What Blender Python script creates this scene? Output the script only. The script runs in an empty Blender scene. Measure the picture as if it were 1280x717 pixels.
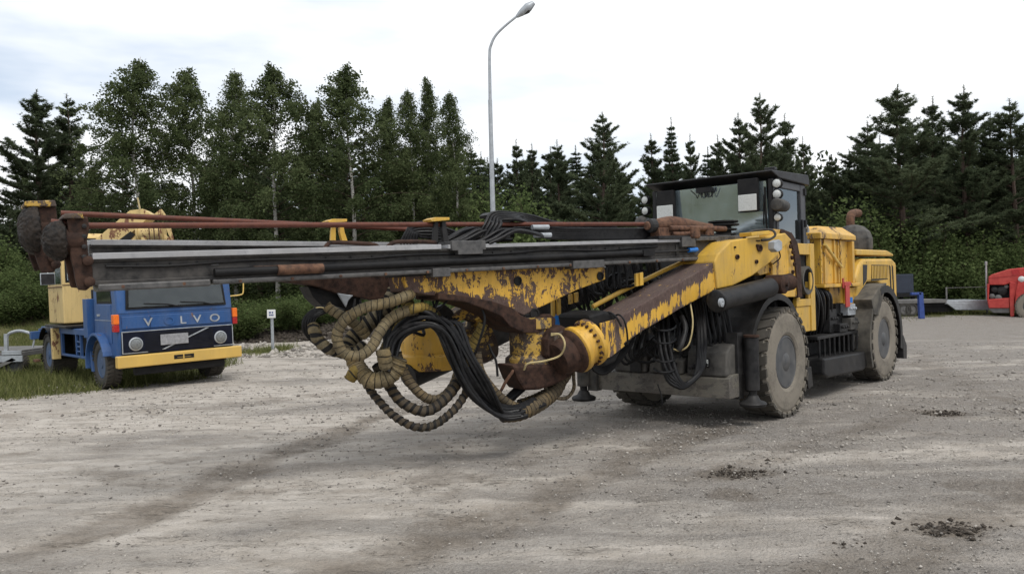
import bpy, bmesh, math, random
import numpy as np
from mathutils import Vector, Matrix
random.seed(7); rng = np.random.default_rng(7)
PI = math.pi
S = bpy.context.scene
C = S.collection

# ------------------------------------------------------------------ camera
TH = .025; EYE = 1.75
ct, st = math.cos(TH), math.sin(TH)
cam = bpy.data.cameras.new('camera'); cam.sensor_width = 36; cam.lens = 28.125; cam.clip_end = 2000; cam.clip_start = .05
co = bpy.data.objects.new('camera', cam); C.objects.link(co); S.camera = co
R_, U_, B_ = Vector((ct, 0, -st)), Vector((st, 0, ct)), Vector((0, -1, 0))
co.matrix_world = Matrix(((R_.x, U_.x, B_.x, 0), (R_.y, U_.y, B_.y, 0), (R_.z, U_.z, B_.z, EYE), (0, 0, 0, 1)))

# ------------------------------------------------------------------ world, sun, exposure
SUN_EL, SUN_AZ = math.radians(58), math.radians(150)       # azimuth clockwise from +Y
w = bpy.data.worlds.new('World'); S.world = w; w.use_nodes = True
nt = w.node_tree; nt.nodes.clear()
def wn(t, **k):
    n = nt.nodes.new(t)
    for a, b in k.items(): setattr(n, a, b)
    return n
out = wn('ShaderNodeOutputWorld'); bg = wn('ShaderNodeBackground'); bg2 = wn('ShaderNodeBackground'); mx = wn('ShaderNodeMixShader')
sky = wn('ShaderNodeTexSky', sky_type='NISHITA', sun_disc=False, sun_elevation=SUN_EL, sun_rotation=SUN_AZ)
nt.links.new(sky.outputs[0], bg.inputs[0]); bg.inputs[1].default_value = .10
tc = wn('ShaderNodeTexCoord'); mp = wn('ShaderNodeMapping'); mp.inputs['Scale'].default_value = (1.3, 1.3, 5.0); mp.inputs['Location'].default_value = (3.1, 1.7, .4)
nz = wn('ShaderNodeTexNoise'); nz.inputs['Scale'].default_value = 1.9; nz.inputs['Detail'].default_value = 5; nz.inputs['Roughness'].default_value = .5
nt.links.new(tc.outputs['Generated'], mp.inputs[0]); nt.links.new(mp.outputs[0], nz.inputs[0])
cr = wn('ShaderNodeValToRGB'); cr.color_ramp.elements[0].position = .36; cr.color_ramp.elements[0].color = (.58, .66, .77, 1)
cr.color_ramp.elements[1].position = .56; cr.color_ramp.elements[1].color = (.90, .915, .935, 1)
nt.links.new(nz.outputs[0], cr.inputs[0]); nt.links.new(cr.outputs[0], bg2.inputs[0]); bg2.inputs[1].default_value = 1.0
cr2 = wn('ShaderNodeValToRGB'); cr2.color_ramp.elements[0].position = .28; cr2.color_ramp.elements[0].color = (.72, .72, .72, 1)
cr2.color_ramp.elements[1].position = .45; cr2.color_ramp.elements[1].color = (.98, .98, .98, 1)
nt.links.new(nz.outputs[0], cr2.inputs[0]); nt.links.new(cr2.outputs[0], mx.inputs[0])
nt.links.new(bg.outputs[0], mx.inputs[1]); nt.links.new(bg2.outputs[0], mx.inputs[2]); nt.links.new(mx.outputs[0], out.inputs[0])
sl = bpy.data.lights.new('sun', 'SUN'); sl.energy = 1.7; sl.angle = math.radians(25); sl.color = (1, .97, .92)
so = bpy.data.objects.new('sun', sl); C.objects.link(so)
sd = Vector((math.sin(SUN_AZ)*math.cos(SUN_EL), math.cos(SUN_AZ)*math.cos(SUN_EL), math.sin(SUN_EL)))
so.rotation_euler = sd.to_track_quat('Z', 'Y').to_euler()
S.view_settings.view_transform = 'Standard'; S.view_settings.look = 'None'; S.view_settings.exposure = .34; S.view_settings.gamma = 1
S.render.resolution_x = 1024; S.render.resolution_y = 573
S.cycles.max_bounces = 6; S.cycles.transparent_max_bounces = 12

# ------------------------------------------------------------------ geometry helpers
def ray(px, py):
    dx, dy = (px-640)/1000, (py-358.5)/1000
    return dx*ct - dy*st, dx*st + dy*ct
def P(px, py, d):
    x, y = ray(px, py); return Vector((x*d, d, EYE - y*d))
def ground_at(px, py, z=0):
    x, y = ray(px, py); d = (EYE-z)/y; return Vector((x*d, d, z))

class MB:
    def __init__(s): s.v=[]; s.f=[]; s.m=[]; s.uv=[]; s.w=[]
    def add(s, vs, fs, m=0, uvs=None, wear=None):
        b = len(s.v); s.v += [tuple(v) for v in vs]
        s.w += (list(wear) if wear is not None else [0]*len(vs))
        for i, f in enumerate(fs):
            s.f.append(tuple(b+k for k in f)); s.m.append(m)
            s.uv.append(uvs[i] if uvs else None)
        return s
    def box(s, c, ax, h, m=0, taper=None):
        """c centre, ax three unit vectors, h half sizes"""
        vs = []
        for i in (-1, 1):
            for j in (-1, 1):
                for k in (-1, 1):
                    t = 1 if taper is None or k < 0 else taper
                    vs.append(c + ax[0]*h[0]*i*t + ax[1]*h[1]*j*t + ax[2]*h[2]*k)
        return s.add(vs, [(0,1,3,2),(4,6,7,5),(0,4,5,1),(2,3,7,6),(0,2,6,4),(1,5,7,3)], m)
    def prism(s, pts, vec, m=0):
        n = len(pts); vs = [Vector(p) for p in pts] + [Vector(p)+vec for p in pts]
        fs = [tuple(range(n)), tuple(range(2*n-1, n-1, -1))]
        for i in range(n):
            j = (i+1) % n; fs.append((i, i+n, j+n, j))
        return s.add(vs, fs, m)
    def tube(s, pts, r, seg=8, m=0, cap=True, smooth=3, spiral=None, step=None):
        pts = [Vector(p) for p in pts]
        rr = list(r) if hasattr(r, '__len__') else [r]*len(pts)
        if smooth > 1 and len(pts) > 2: pts, rr = catmull(pts, rr, smooth)
        if step: pts, rr = resample(pts, rr, step)
        n = len(pts); rings = []; L = 0
        t0 = (pts[1]-pts[0]).normalized()
        up = Vector((0,0,1)) if abs(t0.z) < .9 else Vector((1,0,0))
        a = t0.cross(up).normalized()
        vs = []; us = []
        for i, p in enumerate(pts):
            t = (pts[min(i+1,n-1)] - pts[max(i-1,0)])
            t = t.normalized() if t.length > 1e-9 else t0
            a = (a - t*a.dot(t)); a = a.normalized() if a.length > 1e-6 else t.orthogonal().normalized()
            b = t.cross(a)
            if i: L += (p-pts[i-1]).length
            for k in range(seg):
                an = 2*PI*k/seg; q = rr[i]
                if spiral: q *= 1 + spiral[1]*(((L/spiral[0] + k/seg) % 1) - .5)
                vs.append(p + a*math.cos(an)*q + b*math.sin(an)*q)
            us.append(L)
        fs = []; uvs = []
        for i in range(n-1):
            for k in range(seg):
                k2 = (k+1) % seg
                fs.append((i*seg+k, i*seg+k2, (i+1)*seg+k2, (i+1)*seg+k))
                v0, v1 = k/seg, (k+1)/seg
                uvs.append(((us[i], v0), (us[i], v1), (us[i+1], v1), (us[i+1], v0)))
        if cap:
            fs.append(tuple(range(seg-1, -1, -1))); uvs.append(tuple((0, 0) for _ in range(seg)))
            fs.append(tuple((n-1)*seg+k for k in range(seg))); uvs.append(tuple((0, 0) for _ in range(seg)))
        return s.add(vs, fs, m, uvs)
    def lathe(s, c, axis, prof, seg=32, m=0, ms=None, closed=False):
        """prof: list of (radius, offset along axis)"""
        axis = Vector(axis).normalized(); a = axis.orthogonal().normalized(); b = axis.cross(a)
        vs = [c + axis*o + (a*math.cos(2*PI*k/seg) + b*math.sin(2*PI*k/seg))*r for r, o in prof for k in range(seg)]
        n = len(prof); base = len(s.v)
        s.v += [tuple(v) for v in vs]; s.w += [0]*len(vs)
        for i in range(n-1 if not closed else n):
            j = (i+1) % n
            for k in range(seg):
                k2 = (k+1) % seg
                s.f.append((base+i*seg+k, base+i*seg+k2, base+j*seg+k2, base+j*seg+k)); s.m.append(ms[i] if ms else m); s.uv.append(None)
        if not closed:
            for i, o in ((0, 1), (n-1, -1)):
                if prof[i][0] > 1e-4:
                    f = [base+i*seg+k for k in range(seg)]
                    s.f.append(tuple(f[::-1] if o > 0 else f)); s.m.append((ms[0] if i == 0 else ms[-1]) if ms else m); s.uv.append(None)
        return s
    def build(s, name, mats, parent=None, bevel=0, smooth=False, label=None, auto=None):
        me = bpy.data.meshes.new(name); me.from_pydata([tuple(v) for v in s.v], [], s.f)
        o = org(parent)
        if o.length > 0: me.transform(Matrix.Translation(-o))
        mats = mats if isinstance(mats, (list, tuple)) else [mats]
        for m_ in mats: me.materials.append(m_)
        me.polygons.foreach_set('material_index', s.m)
        if any(u is not None for u in s.uv):
            ul = me.uv_layers.new(name='UVMap'); d = []
            for f, u in zip(s.f, s.uv):
                for k in range(len(f)):
                    d += list(u[k]) if u is not None else [0, 0]
            ul.data.foreach_set('uv', d)
        if any(s.w):
            at = me.attributes.new('wear', 'FLOAT', 'POINT'); at.data.foreach_set('value', s.w)
        bm = bmesh.new(); bm.from_mesh(me); bmesh.ops.recalc_face_normals(bm, faces=bm.faces[:]); bm.to_mesh(me); bm.free()
        if smooth: me.polygons.foreach_set('use_smooth', [True]*len(me.polygons))
        if auto is not None or smooth:
            me.set_sharp_from_angle(angle=math.radians(auto if auto else 42))
        me.update()
        ob = bpy.data.objects.new(name, me); C.objects.link(ob)
        if parent: ob.parent = parent
        if label: ob['label'] = label
        if bevel:
            b = ob.modifiers.new('bevel', 'BEVEL'); b.width = bevel; b.segments = 2; b.limit_method = 'ANGLE'; b.angle_limit = math.radians(40)
        return ob
def org(p):
    o = Vector((0,0,0))
    while p is not None: o = o + p.location; p = p.parent
    return o
def catmull(pts, rr, k):
    P4 = [pts[0]*2-pts[1]] + pts + [pts[-1]*2-pts[-2]]; R4 = [rr[0]] + rr + [rr[-1]]
    o = []; q = []
    for i in range(1, len(P4)-2):
        for j in range(k):
            t = j/k; a, b, c, d = P4[i-1], P4[i], P4[i+1], P4[i+2]
            o.append(.5*((2*b) + (c-a)*t + (2*a-5*b+4*c-d)*t*t + (3*b-a-3*c+d)*t**3)); q.append(R4[i]*(1-t)+R4[i+1]*t)
    o.append(pts[-1]); q.append(rr[-1]); return o, q
def resample(pts, rr, step):
    o = [pts[0]]; q = [rr[0]]; acc = 0
    for i in range(1, len(pts)):
        a, b = pts[i-1], pts[i]; L = (b-a).length
        if L < 1e-9: continue
        t = step-acc
        while t <= L:
            o.append(a.lerp(b, t/L)); q.append(rr[i-1]+(rr[i]-rr[i-1])*t/L); t += step
        acc = L-(t-step)
    o.append(pts[-1]); q.append(rr[-1]); return o, q

def root(name, loc, label, cat, group=None):
    o = bpy.data.objects.new(name, None); C.objects.link(o); o.location = loc; o.empty_display_size = .3
    o['label'] = label; o['category'] = cat
    if group: o['group'] = group
    return o
def tag(o, label=None, cat=None, group=None, kind=None):
    for k, v in (('label', label), ('category', cat), ('group', group), ('kind', kind)):
        if v: o[k] = v
    return o

class Fr:       # local frame: origin o, axes u v w
    def __init__(s, o, u, w_hint=None, v=None):
        s.o = Vector(o); s.u = Vector(u).normalized()
        s.w = s.u.cross(Vector((0,0,1))).normalized()
        s.v = s.w.cross(s.u).normalized()
        if s.v.z < 0: s.v = -s.v
        if w_hint is not None and s.w.dot(Vector(w_hint)) < 0: s.w = -s.w
    def p(s, u, v, w): return s.o + s.u*u + s.v*v + s.w*w
    def box(s, mb, u0, u1, v0, v1, w0, w1, m=0):
        return mb.box(s.p((u0+u1)/2, (v0+v1)/2, (w0+w1)/2), (s.u, s.v, s.w), (abs(u1-u0)/2, abs(v1-v0)/2, abs(w1-w0)/2), m)
    def hit(s, px, py, w=0):       # pixel ray on the plane at offset w
        x, y = ray(px, py); d = Vector((x, 1, -y)); e = Vector((0, 0, EYE))
        t = (s.o + s.w*w - e).dot(s.w) / d.dot(s.w); return e + d*t
    def uv(s, px, py, w=0):
        q = s.hit(px, py, w) - s.o; return q.dot(s.u), q.dot(s.v)
    def poly(s, mb, pix, w0, thick, m=0):
        return mb.prism([s.hit(a, b, w0) for a, b in pix], s.w*(-thick), m)

# ------------------------------------------------------------------ materials
class NT:
    def __init__(s, name):
        s.mat = bpy.data.materials.new(name); s.mat.use_nodes = True; s.t = s.mat.node_tree; s.t.nodes.clear()
        s.out = s.n('ShaderNodeOutputMaterial')
    def n(s, t, **k):
        x = s.t.nodes.new(t)
        for a, b in k.items(): setattr(x, a, b)
        return x
    def set(s, sock, v):
        if v is None: return
        if hasattr(v, 'is_output'): s.t.links.new(v, sock)
        elif isinstance(v, (tuple, list)): sock.default_value = tuple(v)+((1,) if len(v) == 3 and sock.type == 'RGBA' else ())
        else: sock.default_value = v
    def coord(s, which='Object', scale=None):
        c = s.n('ShaderNodeTexCoord').outputs[which]
        if scale:
            m = s.n('ShaderNodeMapping'); s.t.links.new(c, m.inputs[0]); m.inputs['Scale'].default_value = scale; c = m.outputs[0]
        return c
    def noise(s, scale, detail=4, rough=.55, co=None, dist=0):
        x = s.n('ShaderNodeTexNoise'); s.set(x.inputs['Vector'], co); x.inputs['Scale'].default_value = scale
        x.inputs['Detail'].default_value = detail; x.inputs['Roughness'].default_value = rough; x.inputs['Distortion'].default_value = dist
        return x.outputs[0]
    def math(s, op, a, b=None, c=None):
        x = s.n('ShaderNodeMath', operation=op); s.set(x.inputs[0], a); s.set(x.inputs[1], b)
        if c is not None: s.set(x.inputs[2], c)
        return x.outputs[0]
    def ramp(s, f, a, b, ca=0, cb=1):
        x = s.n('ShaderNodeMapRange'); x.clamp = True; s.set(x.inputs[0], f); x.inputs[1].default_value = a; x.inputs[2].default_value = b
        x.inputs[3].default_value = ca; x.inputs[4].default_value = cb; return x.outputs[0]
    def mix(s, f, a, b):
        x = s.n('ShaderNodeMix', data_type='RGBA'); s.set(x.inputs[0], f); s.set(x.inputs[6], a); s.set(x.inputs[7], b); return x.outputs[2]
    def bump(s, h, strength=.3, dist=.01):
        x = s.n('ShaderNodeBump'); x.inputs['Strength'].default_value = strength; x.inputs['Distance'].default_value = dist; s.set(x.inputs['Height'], h); return x.outputs[0]
    def pbr(s, col, rough=.6, metal=0, normal=None, spec=.5):
        b = s.n('ShaderNodeBsdfPrincipled'); s.set(b.inputs['Base Color'], col); s.set(b.inputs['Roughness'], rough); s.set(b.inputs['Metallic'], metal)
        s.set(b.inputs['Specular IOR Level'], spec)
        if normal: s.t.links.new(normal, b.inputs['Normal'])
        s.t.links.new(b.outputs[0], s.out.inputs[0]); return s.mat

def mat_simple(name, col, rough=.6, metal=0, var=.25, scale=9, dust=0, dustcol=(.27,.24,.20), bump=.15, spec=.4):
    t = NT(name); co = t.coord()
    n1 = t.noise(scale, 6, .65, co); n2 = t.noise(scale*.25, 3, .5, co)
    dark = tuple(c*(1-var) for c in col); lite = tuple(min(1, c*(1+var)) for c in col)
    c = t.mix(t.ramp(n1, .3, .7), dark, lite)
    if dust: c = t.mix(t.math('MULTIPLY', t.ramp(t.math('ADD', n1, n2), .75, 1.25), dust), c, dustcol)
    r = t.ramp(n1, .3, .7, max(0, rough-.12), min(1, rough+.12))
    return t.pbr(c, r, metal, t.bump(t.noise(scale*6, 4, .6, co), bump, .004), spec if max(col) > .06 else .22)

def mat_chip(name, paint, under=(.055,.03,.022), amount=.45, scale=7, stretch=(1,1,.45), dust=.35, rough=.45, fade=(.5,.42,.25), streak=.5, dustcol=(.20,.17,.13), drip=0):
    """painted steel with flaked paint showing primer/rust; the attribute 'wear' adds bare areas"""
    t = NT(name); co = t.coord('Object', stretch)
    big = t.noise(scale*.35, 3, .5, co, .3); n1 = t.noise(scale, 9, .68, co, .5); n2 = t.noise(scale*5, 6, .7, co)
    wear = t.n('ShaderNodeAttribute', attribute_name='wear').outputs['Fac']
    s_ = t.math('ADD', t.math('MULTIPLY', n1, .54), t.math('MULTIPLY', n2, .22)); s_ = t.math('ADD', s_, t.math('MULTIPLY', big, .24))
    s_ = t.math('ADD', s_, wear)
    if drip: s_ = t.math('ADD', s_, t.math('MULTIPLY', t.math('SUBTRACT', t.noise(1.0, 6, .7, t.coord('Object', (17, 17, 3.0))), .5), drip))
    thr = .62-.16*amount*2*.5
    mask = t.ramp(s_, thr, thr+.012)
    fine = t.coord('Object', (26, 26, 2.2)); st_ = t.noise(1.0, 5, .6, fine)
    p2 = t.mix(t.ramp(big, .35, .65, 0, .35), paint, tuple(c*.62 for c in paint))
    p2 = t.mix(t.math('MULTIPLY', t.ramp(st_, .5, .75), streak), p2, tuple(p*.35+u*.65 for p, u in zip(paint, under)))
    p2 = t.mix(t.ramp(n2, .55, .8, 0, .25), p2, fade)
    u2 = t.mix(t.ramp(n2, .35, .65), under, tuple(min(1, c*2.0+.012) for c in under))
    c = t.mix(mask, p2, u2)
    c = t.mix(t.math('MULTIPLY', t.ramp(t.noise(scale*.6, 7, .7, co), .42, .72), dust), c, dustcol)
    r = t.mix(mask, (rough,)*3, (.85,)*3)
    h = t.math('ADD', t.math('MULTIPLY', mask, -1), t.math('MULTIPLY', n2, .5))
    return t.pbr(c, r, 0, t.bump(h, .5, .004), .4)

def mat_wrap(name, col, dark, gap=.12, pitch=.055):
    """spiral guard wound round a hose: u = metres along the hose, v = turn"""
    t = NT(name); uv = t.n('ShaderNodeSeparateXYZ'); t.t.links.new(t.coord('UV'), uv.inputs[0])
    co = t.coord(); n1 = t.noise(14, 6, .7, co); n2 = t.noise(4, 3, .5, co)
    ph = t.math('FRACT', t.math('ADD', t.math('DIVIDE', uv.outputs[0], pitch), uv.outputs[1]))
    edge = t.math('GREATER_THAN', gap, ph)
    c = t.mix(t.ramp(n1, .3, .7), tuple(x*.55 for x in col), col)
    c = t.mix(t.ramp(n2, .45, .65, 0, .45), c, tuple(x*y for x, y in zip(col, (1.15, .95, .5))))
    c = t.mix(t.ramp(t.noise(40, 4, .6, co), .52, .68, 0, .6), c, dark); c = t.mix(t.ramp(t.noise(7, 5, .7, co), .46, .62, 0, .7), c, tuple(x*.3 for x in col))
    c = t.mix(edge, c, dark)
    return t.pbr(c, .78, 0, t.bump(t.math('ADD', t.math('MULTIPLY', edge, -1), t.math('MULTIPLY', n1, .3)), .7, .006), .3)

def mat_glass(name, tint=(.55,.62,.62), refl=.22, dirt_sheen=.12, dust=(.33,.36,.36)):
    t = NT(name); tr = t.n('ShaderNodeBsdfTransparent'); tr.inputs[0].default_value = tint+(1,)
    gl = t.n('ShaderNodeBsdfGlossy'); gl.inputs['Roughness'].default_value = .06; gl.inputs[0].default_value = (.85,.93,.97,1)
    df = t.n('ShaderNodeBsdfDiffuse'); df.inputs[0].default_value = dust+(1,)  # film colour: dust, and for the cab glass a painted sky reflection
    co = t.coord(); n = t.noise(3, 6, .7, co)
    m1 = t.n('ShaderNodeMixShader'); t.set(m1.inputs[0], t.ramp(n, .3, .75, dirt_sheen*.4, dirt_sheen*1.8)); t.t.links.new(tr.outputs[0], m1.inputs[1]); t.t.links.new(df.outputs[0], m1.inputs[2])
    fr = t.n('ShaderNodeFresnel'); fr.inputs[0].default_value = 1.5
    m2 = t.n('ShaderNodeMixShader'); t.set(m2.inputs[0], t.math('ADD', fr.outputs[0], refl)); t.t.links.new(m1.outputs[0], m2.inputs[1]); t.t.links.new(gl.outputs[0], m2.inputs[2])
    t.t.links.new(m2.outputs[0], t.out.inputs[0]); return t.mat

def mat_leaf(name, dark, lite, trans=.35):
    t = NT(name); r = t.n('ShaderNodeAttribute', attribute_name='rnd').outputs['Fac']
    oi = t.n('ShaderNodeObjectInfo').outputs['Random']
    c = t.mix(r, dark, lite); c = t.mix(t.math('MULTIPLY', oi, .35), c, tuple(x*.55 for x in dark))
    df = t.n('ShaderNodeBsdfDiffuse'); t.set(df.inputs[0], c)
    tl = t.n('ShaderNodeBsdfTranslucent'); t.set(tl.inputs[0], c)
    m = t.n('ShaderNodeMixShader'); m.inputs[0].default_value = trans
    t.t.links.new(df.outputs[0], m.inputs[1]); t.t.links.new(tl.outputs[0], m.inputs[2]); t.t.links.new(m.outputs[0], t.out.inputs[0]); return t.mat

def mat_tyre(name, dusty=(.235,.205,.165), dust=.85):
    t = NT(name); co = t.coord(); n = t.noise(2.2, 7, .6, co); n2 = t.noise(30, 5, .6, co)
    c = t.mix(t.math('MULTIPLY', t.ramp(t.math('ADD', t.math('MULTIPLY', n, .7), t.math('MULTIPLY', n2, .3)), .18, .52), dust), (.035,.033,.031), dusty)
    return t.pbr(c, .9, 0, t.bump(n2, .3, .006), .2)

YEL = (.66,.375,.045)
M = dict(
 yellow=mat_chip('chipped_yellow_paint', YEL, (.05,.026,.018), .42, 7, dust=.40, streak=.6),
 boomy=mat_chip('boom_paint', YEL, (.052,.032,.027), .85, 11, (1,1,.35), dust=.2, streak=.5, drip=1.6),
 cradle=mat_chip('cradle_paint', (.66,.375,.042), (.050,.028,.022), .74, 12, (1,1,.7), dust=.2, streak=.5, drip=.3),
 rot=mat_chip('rotator_paint', (.46,.28,.045), (.030,.019,.015), 1.0, 9, (1,1,1), dust=.5, streak=.4),
 hood=mat_chip('hood_paint', (.64,.385,.055), (.07,.04,.025), .16, 7, dust=.35, streak=.35),
 rust=mat_simple('rusty_steel', (.030,.016,.012), .8, 0, .8, 14, dust=.35, dustcol=(.10,.055,.035), bump=.8),
 rust2=mat_simple('brown_rust', (.085,.038,.022), .85, 0, .8, 20, dust=.4, dustcol=(.20,.12,.075), bump=.9),
 rodm=mat_simple('rusted_drill_rod', (.11,.036,.022), .62, .2, .35, 20, bump=.2),
 beam=mat_simple('worn_dark_beam', (.030,.029,.029), .5, .2, .6, 12, dust=.6, dustcol=(.095,.085,.075), bump=.4), dark=mat_simple('dark_greasy_steel', (.016,.016,.017), .5, .1, .5, 10, dust=.35, dustcol=(.055,.050,.045), bump=.3),
 black=mat_simple('black_grime', (.007,.007,.008), .6, 0, .5, 14, dust=.3, dustcol=(.035,.032,.028), bump=.5),
 rail=mat_simple('worn_bright_rail', (.40,.40,.41), .5, .2, .35, 14, dust=.5, dustcol=(.16,.15,.14), bump=.2),
 alum=mat_simple('scuffed_grey_rail', (.085,.083,.082), .45, .3, .5, 14, dust=.4, dustcol=(.11,.10,.09), bump=.4),
 grey=mat_simple('dusty_grey_casting', (.04,.039,.038), .7, 0, .5, 6, dust=.7, dustcol=(.13,.12,.105), bump=.5),
 pale=mat_chip('worn_cream_lower_frame', (.13,.12,.10), (.05,.045,.04), .75, 5, (1,1,1.5), dust=.4, streak=.2),
 rubber=mat_simple('black_rubber_hose', (.007,.007,.008), .42, 0, .5, 25, dust=.22, dustcol=(.035,.032,.029), bump=.25),
 fender=mat_simple('black_plastic_fender', (.014,.014,.015), .45, 0, .3, 8, dust=.45, dustcol=(.05,.046,.042)),
 fender2=mat_simple('dusty_rear_fender', (.06,.055,.048), .8, 0, .3, 6, dust=.9, dustcol=(.15,.135,.11)),
 cab=mat_simple('black_cab_paint', (.018,.018,.02), .5, 0, .3, 7, dust=.3, dustcol=(.06,.056,.05)),
 cabg=mat_simple('grey_cab_door_paint', (.05,.052,.06), .45, 0, .2, 7, dust=.35, dustcol=(.12,.115,.11)),
 tread=mat_tyre('tyre_tread', (.10,.09,.075), .7), side=mat_tyre('tyre_sidewall', (.215,.190,.155), .95),
 rim=mat_simple('dusty_rim', (.055,.060,.068), .6, .1, .4, 7, dust=.4, dustcol=(.14,.125,.105)),
 wrap=mat_wrap('tan_spiral_guard', (.235,.185,.105), (.02,.017,.012), .12),
 wrapy=mat_wrap('yellowed_spiral_guard', (.28,.205,.06), (.03,.025,.015), .14),
 wrapg=mat_wrap('open_tan_spiral_guard', (.23,.19,.12), (.012,.011,.010), .40, .08),
 wrapd=mat_wrap('dark_spiral_guard', (.085,.065,.042), (.010,.009,.008), .42, .07),
 wrapb=mat_wrap('brown_spiral_guard', (.15,.115,.07), (.02,.016,.012), .16, .05),
 chrome=mat_simple('chrome_piston', (.7,.7,.7), .15, 1, .05, 4, bump=.02),
 lampw=mat_simple('white_lamp_lens', (.52,.53,.51), .3, 0, .12, 60, bump=.5),
 glass=mat_glass('cab_glass', (.60,.72,.76), .36, .42, (.36,.44,.47)), glassd=mat_glass('side_glass', (.35,.42,.42), .07, .06), glasst=mat_glass('truck_glass', (.24,.28,.30), .02, .07),  # cab_glass: bluish film paints in pale sky reflection besides the dirt
 white=mat_simple('white_paint', (.72,.72,.70), .5, 0, .08, 10),
 galv=mat_simple('galvanised_steel', (.36,.38,.40), .5, .35, .2, 8),
 blue=mat_chip('truck_blue_paint', (.022,.080,.23), (.09,.045,.03), .16, 6, dust=.25, streak=.25, fade=(.10,.2,.42), dustcol=(.16,.19,.25)),
 navy=mat_simple('dark_navy_grille', (.006,.008,.018), .4, 0, .3, 8),
 cream=mat_chip('crane_cream_paint', (.66,.48,.20), (.10,.04,.018), .38, 5, dust=.15, streak=.35, fade=(.7,.55,.3)),
 bumper=mat_chip('bumper_yellow', (.62,.40,.10), (.2,.1,.03), .02, 5, dust=.15, streak=.15, fade=(.6,.5,.3)),
 orange=mat_simple('orange_lens', (.75,.16,.02), .3, 0, .1, 30), red=mat_simple('red_paint', (.42,.030,.025), .5, 0, .25, 6, dust=.3, dustcol=(.35,.12,.09)),
 pad=mat_simple('grimy_rubber_pad', (.008,.008,.008), .6, 0, .5, 26, dust=.55, dustcol=(.055,.040,.030), bump=1.0), plate=mat_simple('dull_plate', (.26,.26,.27), .6, 0, .3, 18), headl=mat_simple('headlight_glass', (.20,.21,.21), .12, .3, .3, 40, bump=.8), redl=mat_simple('dark_red_lens', (.35,.02,.02), .3, 0, .1, 30),
 bluep=mat_simple('blue_post_paint', (.03,.06,.22), .5, 0, .2, 8), bl=mat_simple('bright_blue_cap', (.02,.16,.5), .4, 0, .1, 8),
 deck=mat_simple('weathered_deck', (.13,.125,.12), .8, 0, .3, 5), tarp=mat_simple('dark_blue_grey_sheet', (.035,.042,.058), .7, 0, .2, 5),
 birchb=mat_simple('birch_bark', (.42,.40,.37), .85, 0, .55, 3), bark=mat_simple('pine_bark', (.075,.050,.038), .9, 0, .4, 5),
 birchl=mat_leaf('birch_leaves', (.055,.078,.034), (.175,.205,.095), .45), pinel=mat_leaf('pine_needles', (.060,.080,.046), (.165,.195,.110), .35),
 sprucel=mat_leaf('spruce_needles', (.045,.062,.038), (.110,.140,.080), .3), bushl=mat_leaf('bush_leaves', (.050,.075,.028), (.195,.245,.095), .45),
 grass=mat_leaf('grass_blades', (.09,.11,.035), (.24,.24,.10), .3), farl=mat_leaf('far_forest_leaves', (.030,.042,.024), (.085,.105,.055), .3),
 stone=mat_simple('field_stone', (.27,.26,.24), .9, 0, .35, 6),
 soil=mat_simple('wet_dark_soil', (.055,.045,.036), .85, 0, .4, 20, bump=.6),
 seat=mat_simple('grey_seat_cloth', (.04,.045,.05), .9), wire=mat_simple('pale_cable', (.45,.36,.18), .6),
 yplas=mat_simple('yellow_tube', (.60,.42,.12), .5),
)
for k in ('white',): pass

# ================================================================== SETTING: ground
def hnoise(x, y, f, seed):
    """value noise on a lattice (numpy)"""
    r = np.random.default_rng(seed).random((257, 257)); xs, ys = x*f+500, y*f+500
    xi, yi = np.floor(xs).astype(int), np.floor(ys).astype(int); xf, yf = xs-xi, ys-yi
    u, v = xf*xf*(3-2*xf), yf*yf*(3-2*yf); a = lambda i, j: r[(xi+i) % 256, (yi+j) % 256]
    return (a(0,0)*(1-u)+a(1,0)*u)*(1-v)+(a(0,1)*(1-u)+a(1,1)*u)*v
def smooth01(x): x = np.clip(x, 0, 1); return x*x*(3-2*x)
def G2(px, py): q = ground_at(px, py); return (q.x, q.y)
TRK = [([G2(540,500), G2(455,527), G2(300,592), G2(150,655), G2(20,700)], .23, 1.0),
       ([G2(890,535), G2(760,590), G2(620,650), G2(430,717), G2(300,760)], .30, .9),
       ([G2(800,525), G2(700,560), G2(560,612), G2(330,700)], .16, .35),
       ([G2(330,620), G2(180,600), G2(0,560)], .15, .45),
       ([G2(1280,620), G2(1200,650), G2(1120,690), G2(1000,740)], .30, .8),
       ([G2(1150,510), G2(1020,560), G2(860,600)], .22, .55),
       ([G2(300,445), G2(560,470), G2(720,500)], .25, .35),
       ([G2(-40,520), G2(200,515), G2(420,490)], .35, .45),
       ([G2(1130,430), G2(1180,470), G2(1290,520)], .3, .4)]
PUD = [(G2(1195,662), .30, 1.4), (G2(1180,515), .38, 1.2), (G2(925,592), .36, .9), (G2(915,620), .25, .8), (G2(1270,612), .5, .7), (G2(1150,455), .5, .5), (G2(340,690), .35, .4), (G2(560,600), .4, .5), (G2(215,578), .25, .6), (G2(1060,685), .2, .5)]
def seg_dist(x, y, a, b):
    ax, ay = a; bx, by = b; dx, dy = bx-ax, by-ay; t = np.clip(((x-ax)*dx+(y-ay)*dy)/(dx*dx+dy*dy), 0, 1)
    return np.hypot(x-ax-t*dx, y-ay-t*dy)
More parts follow.
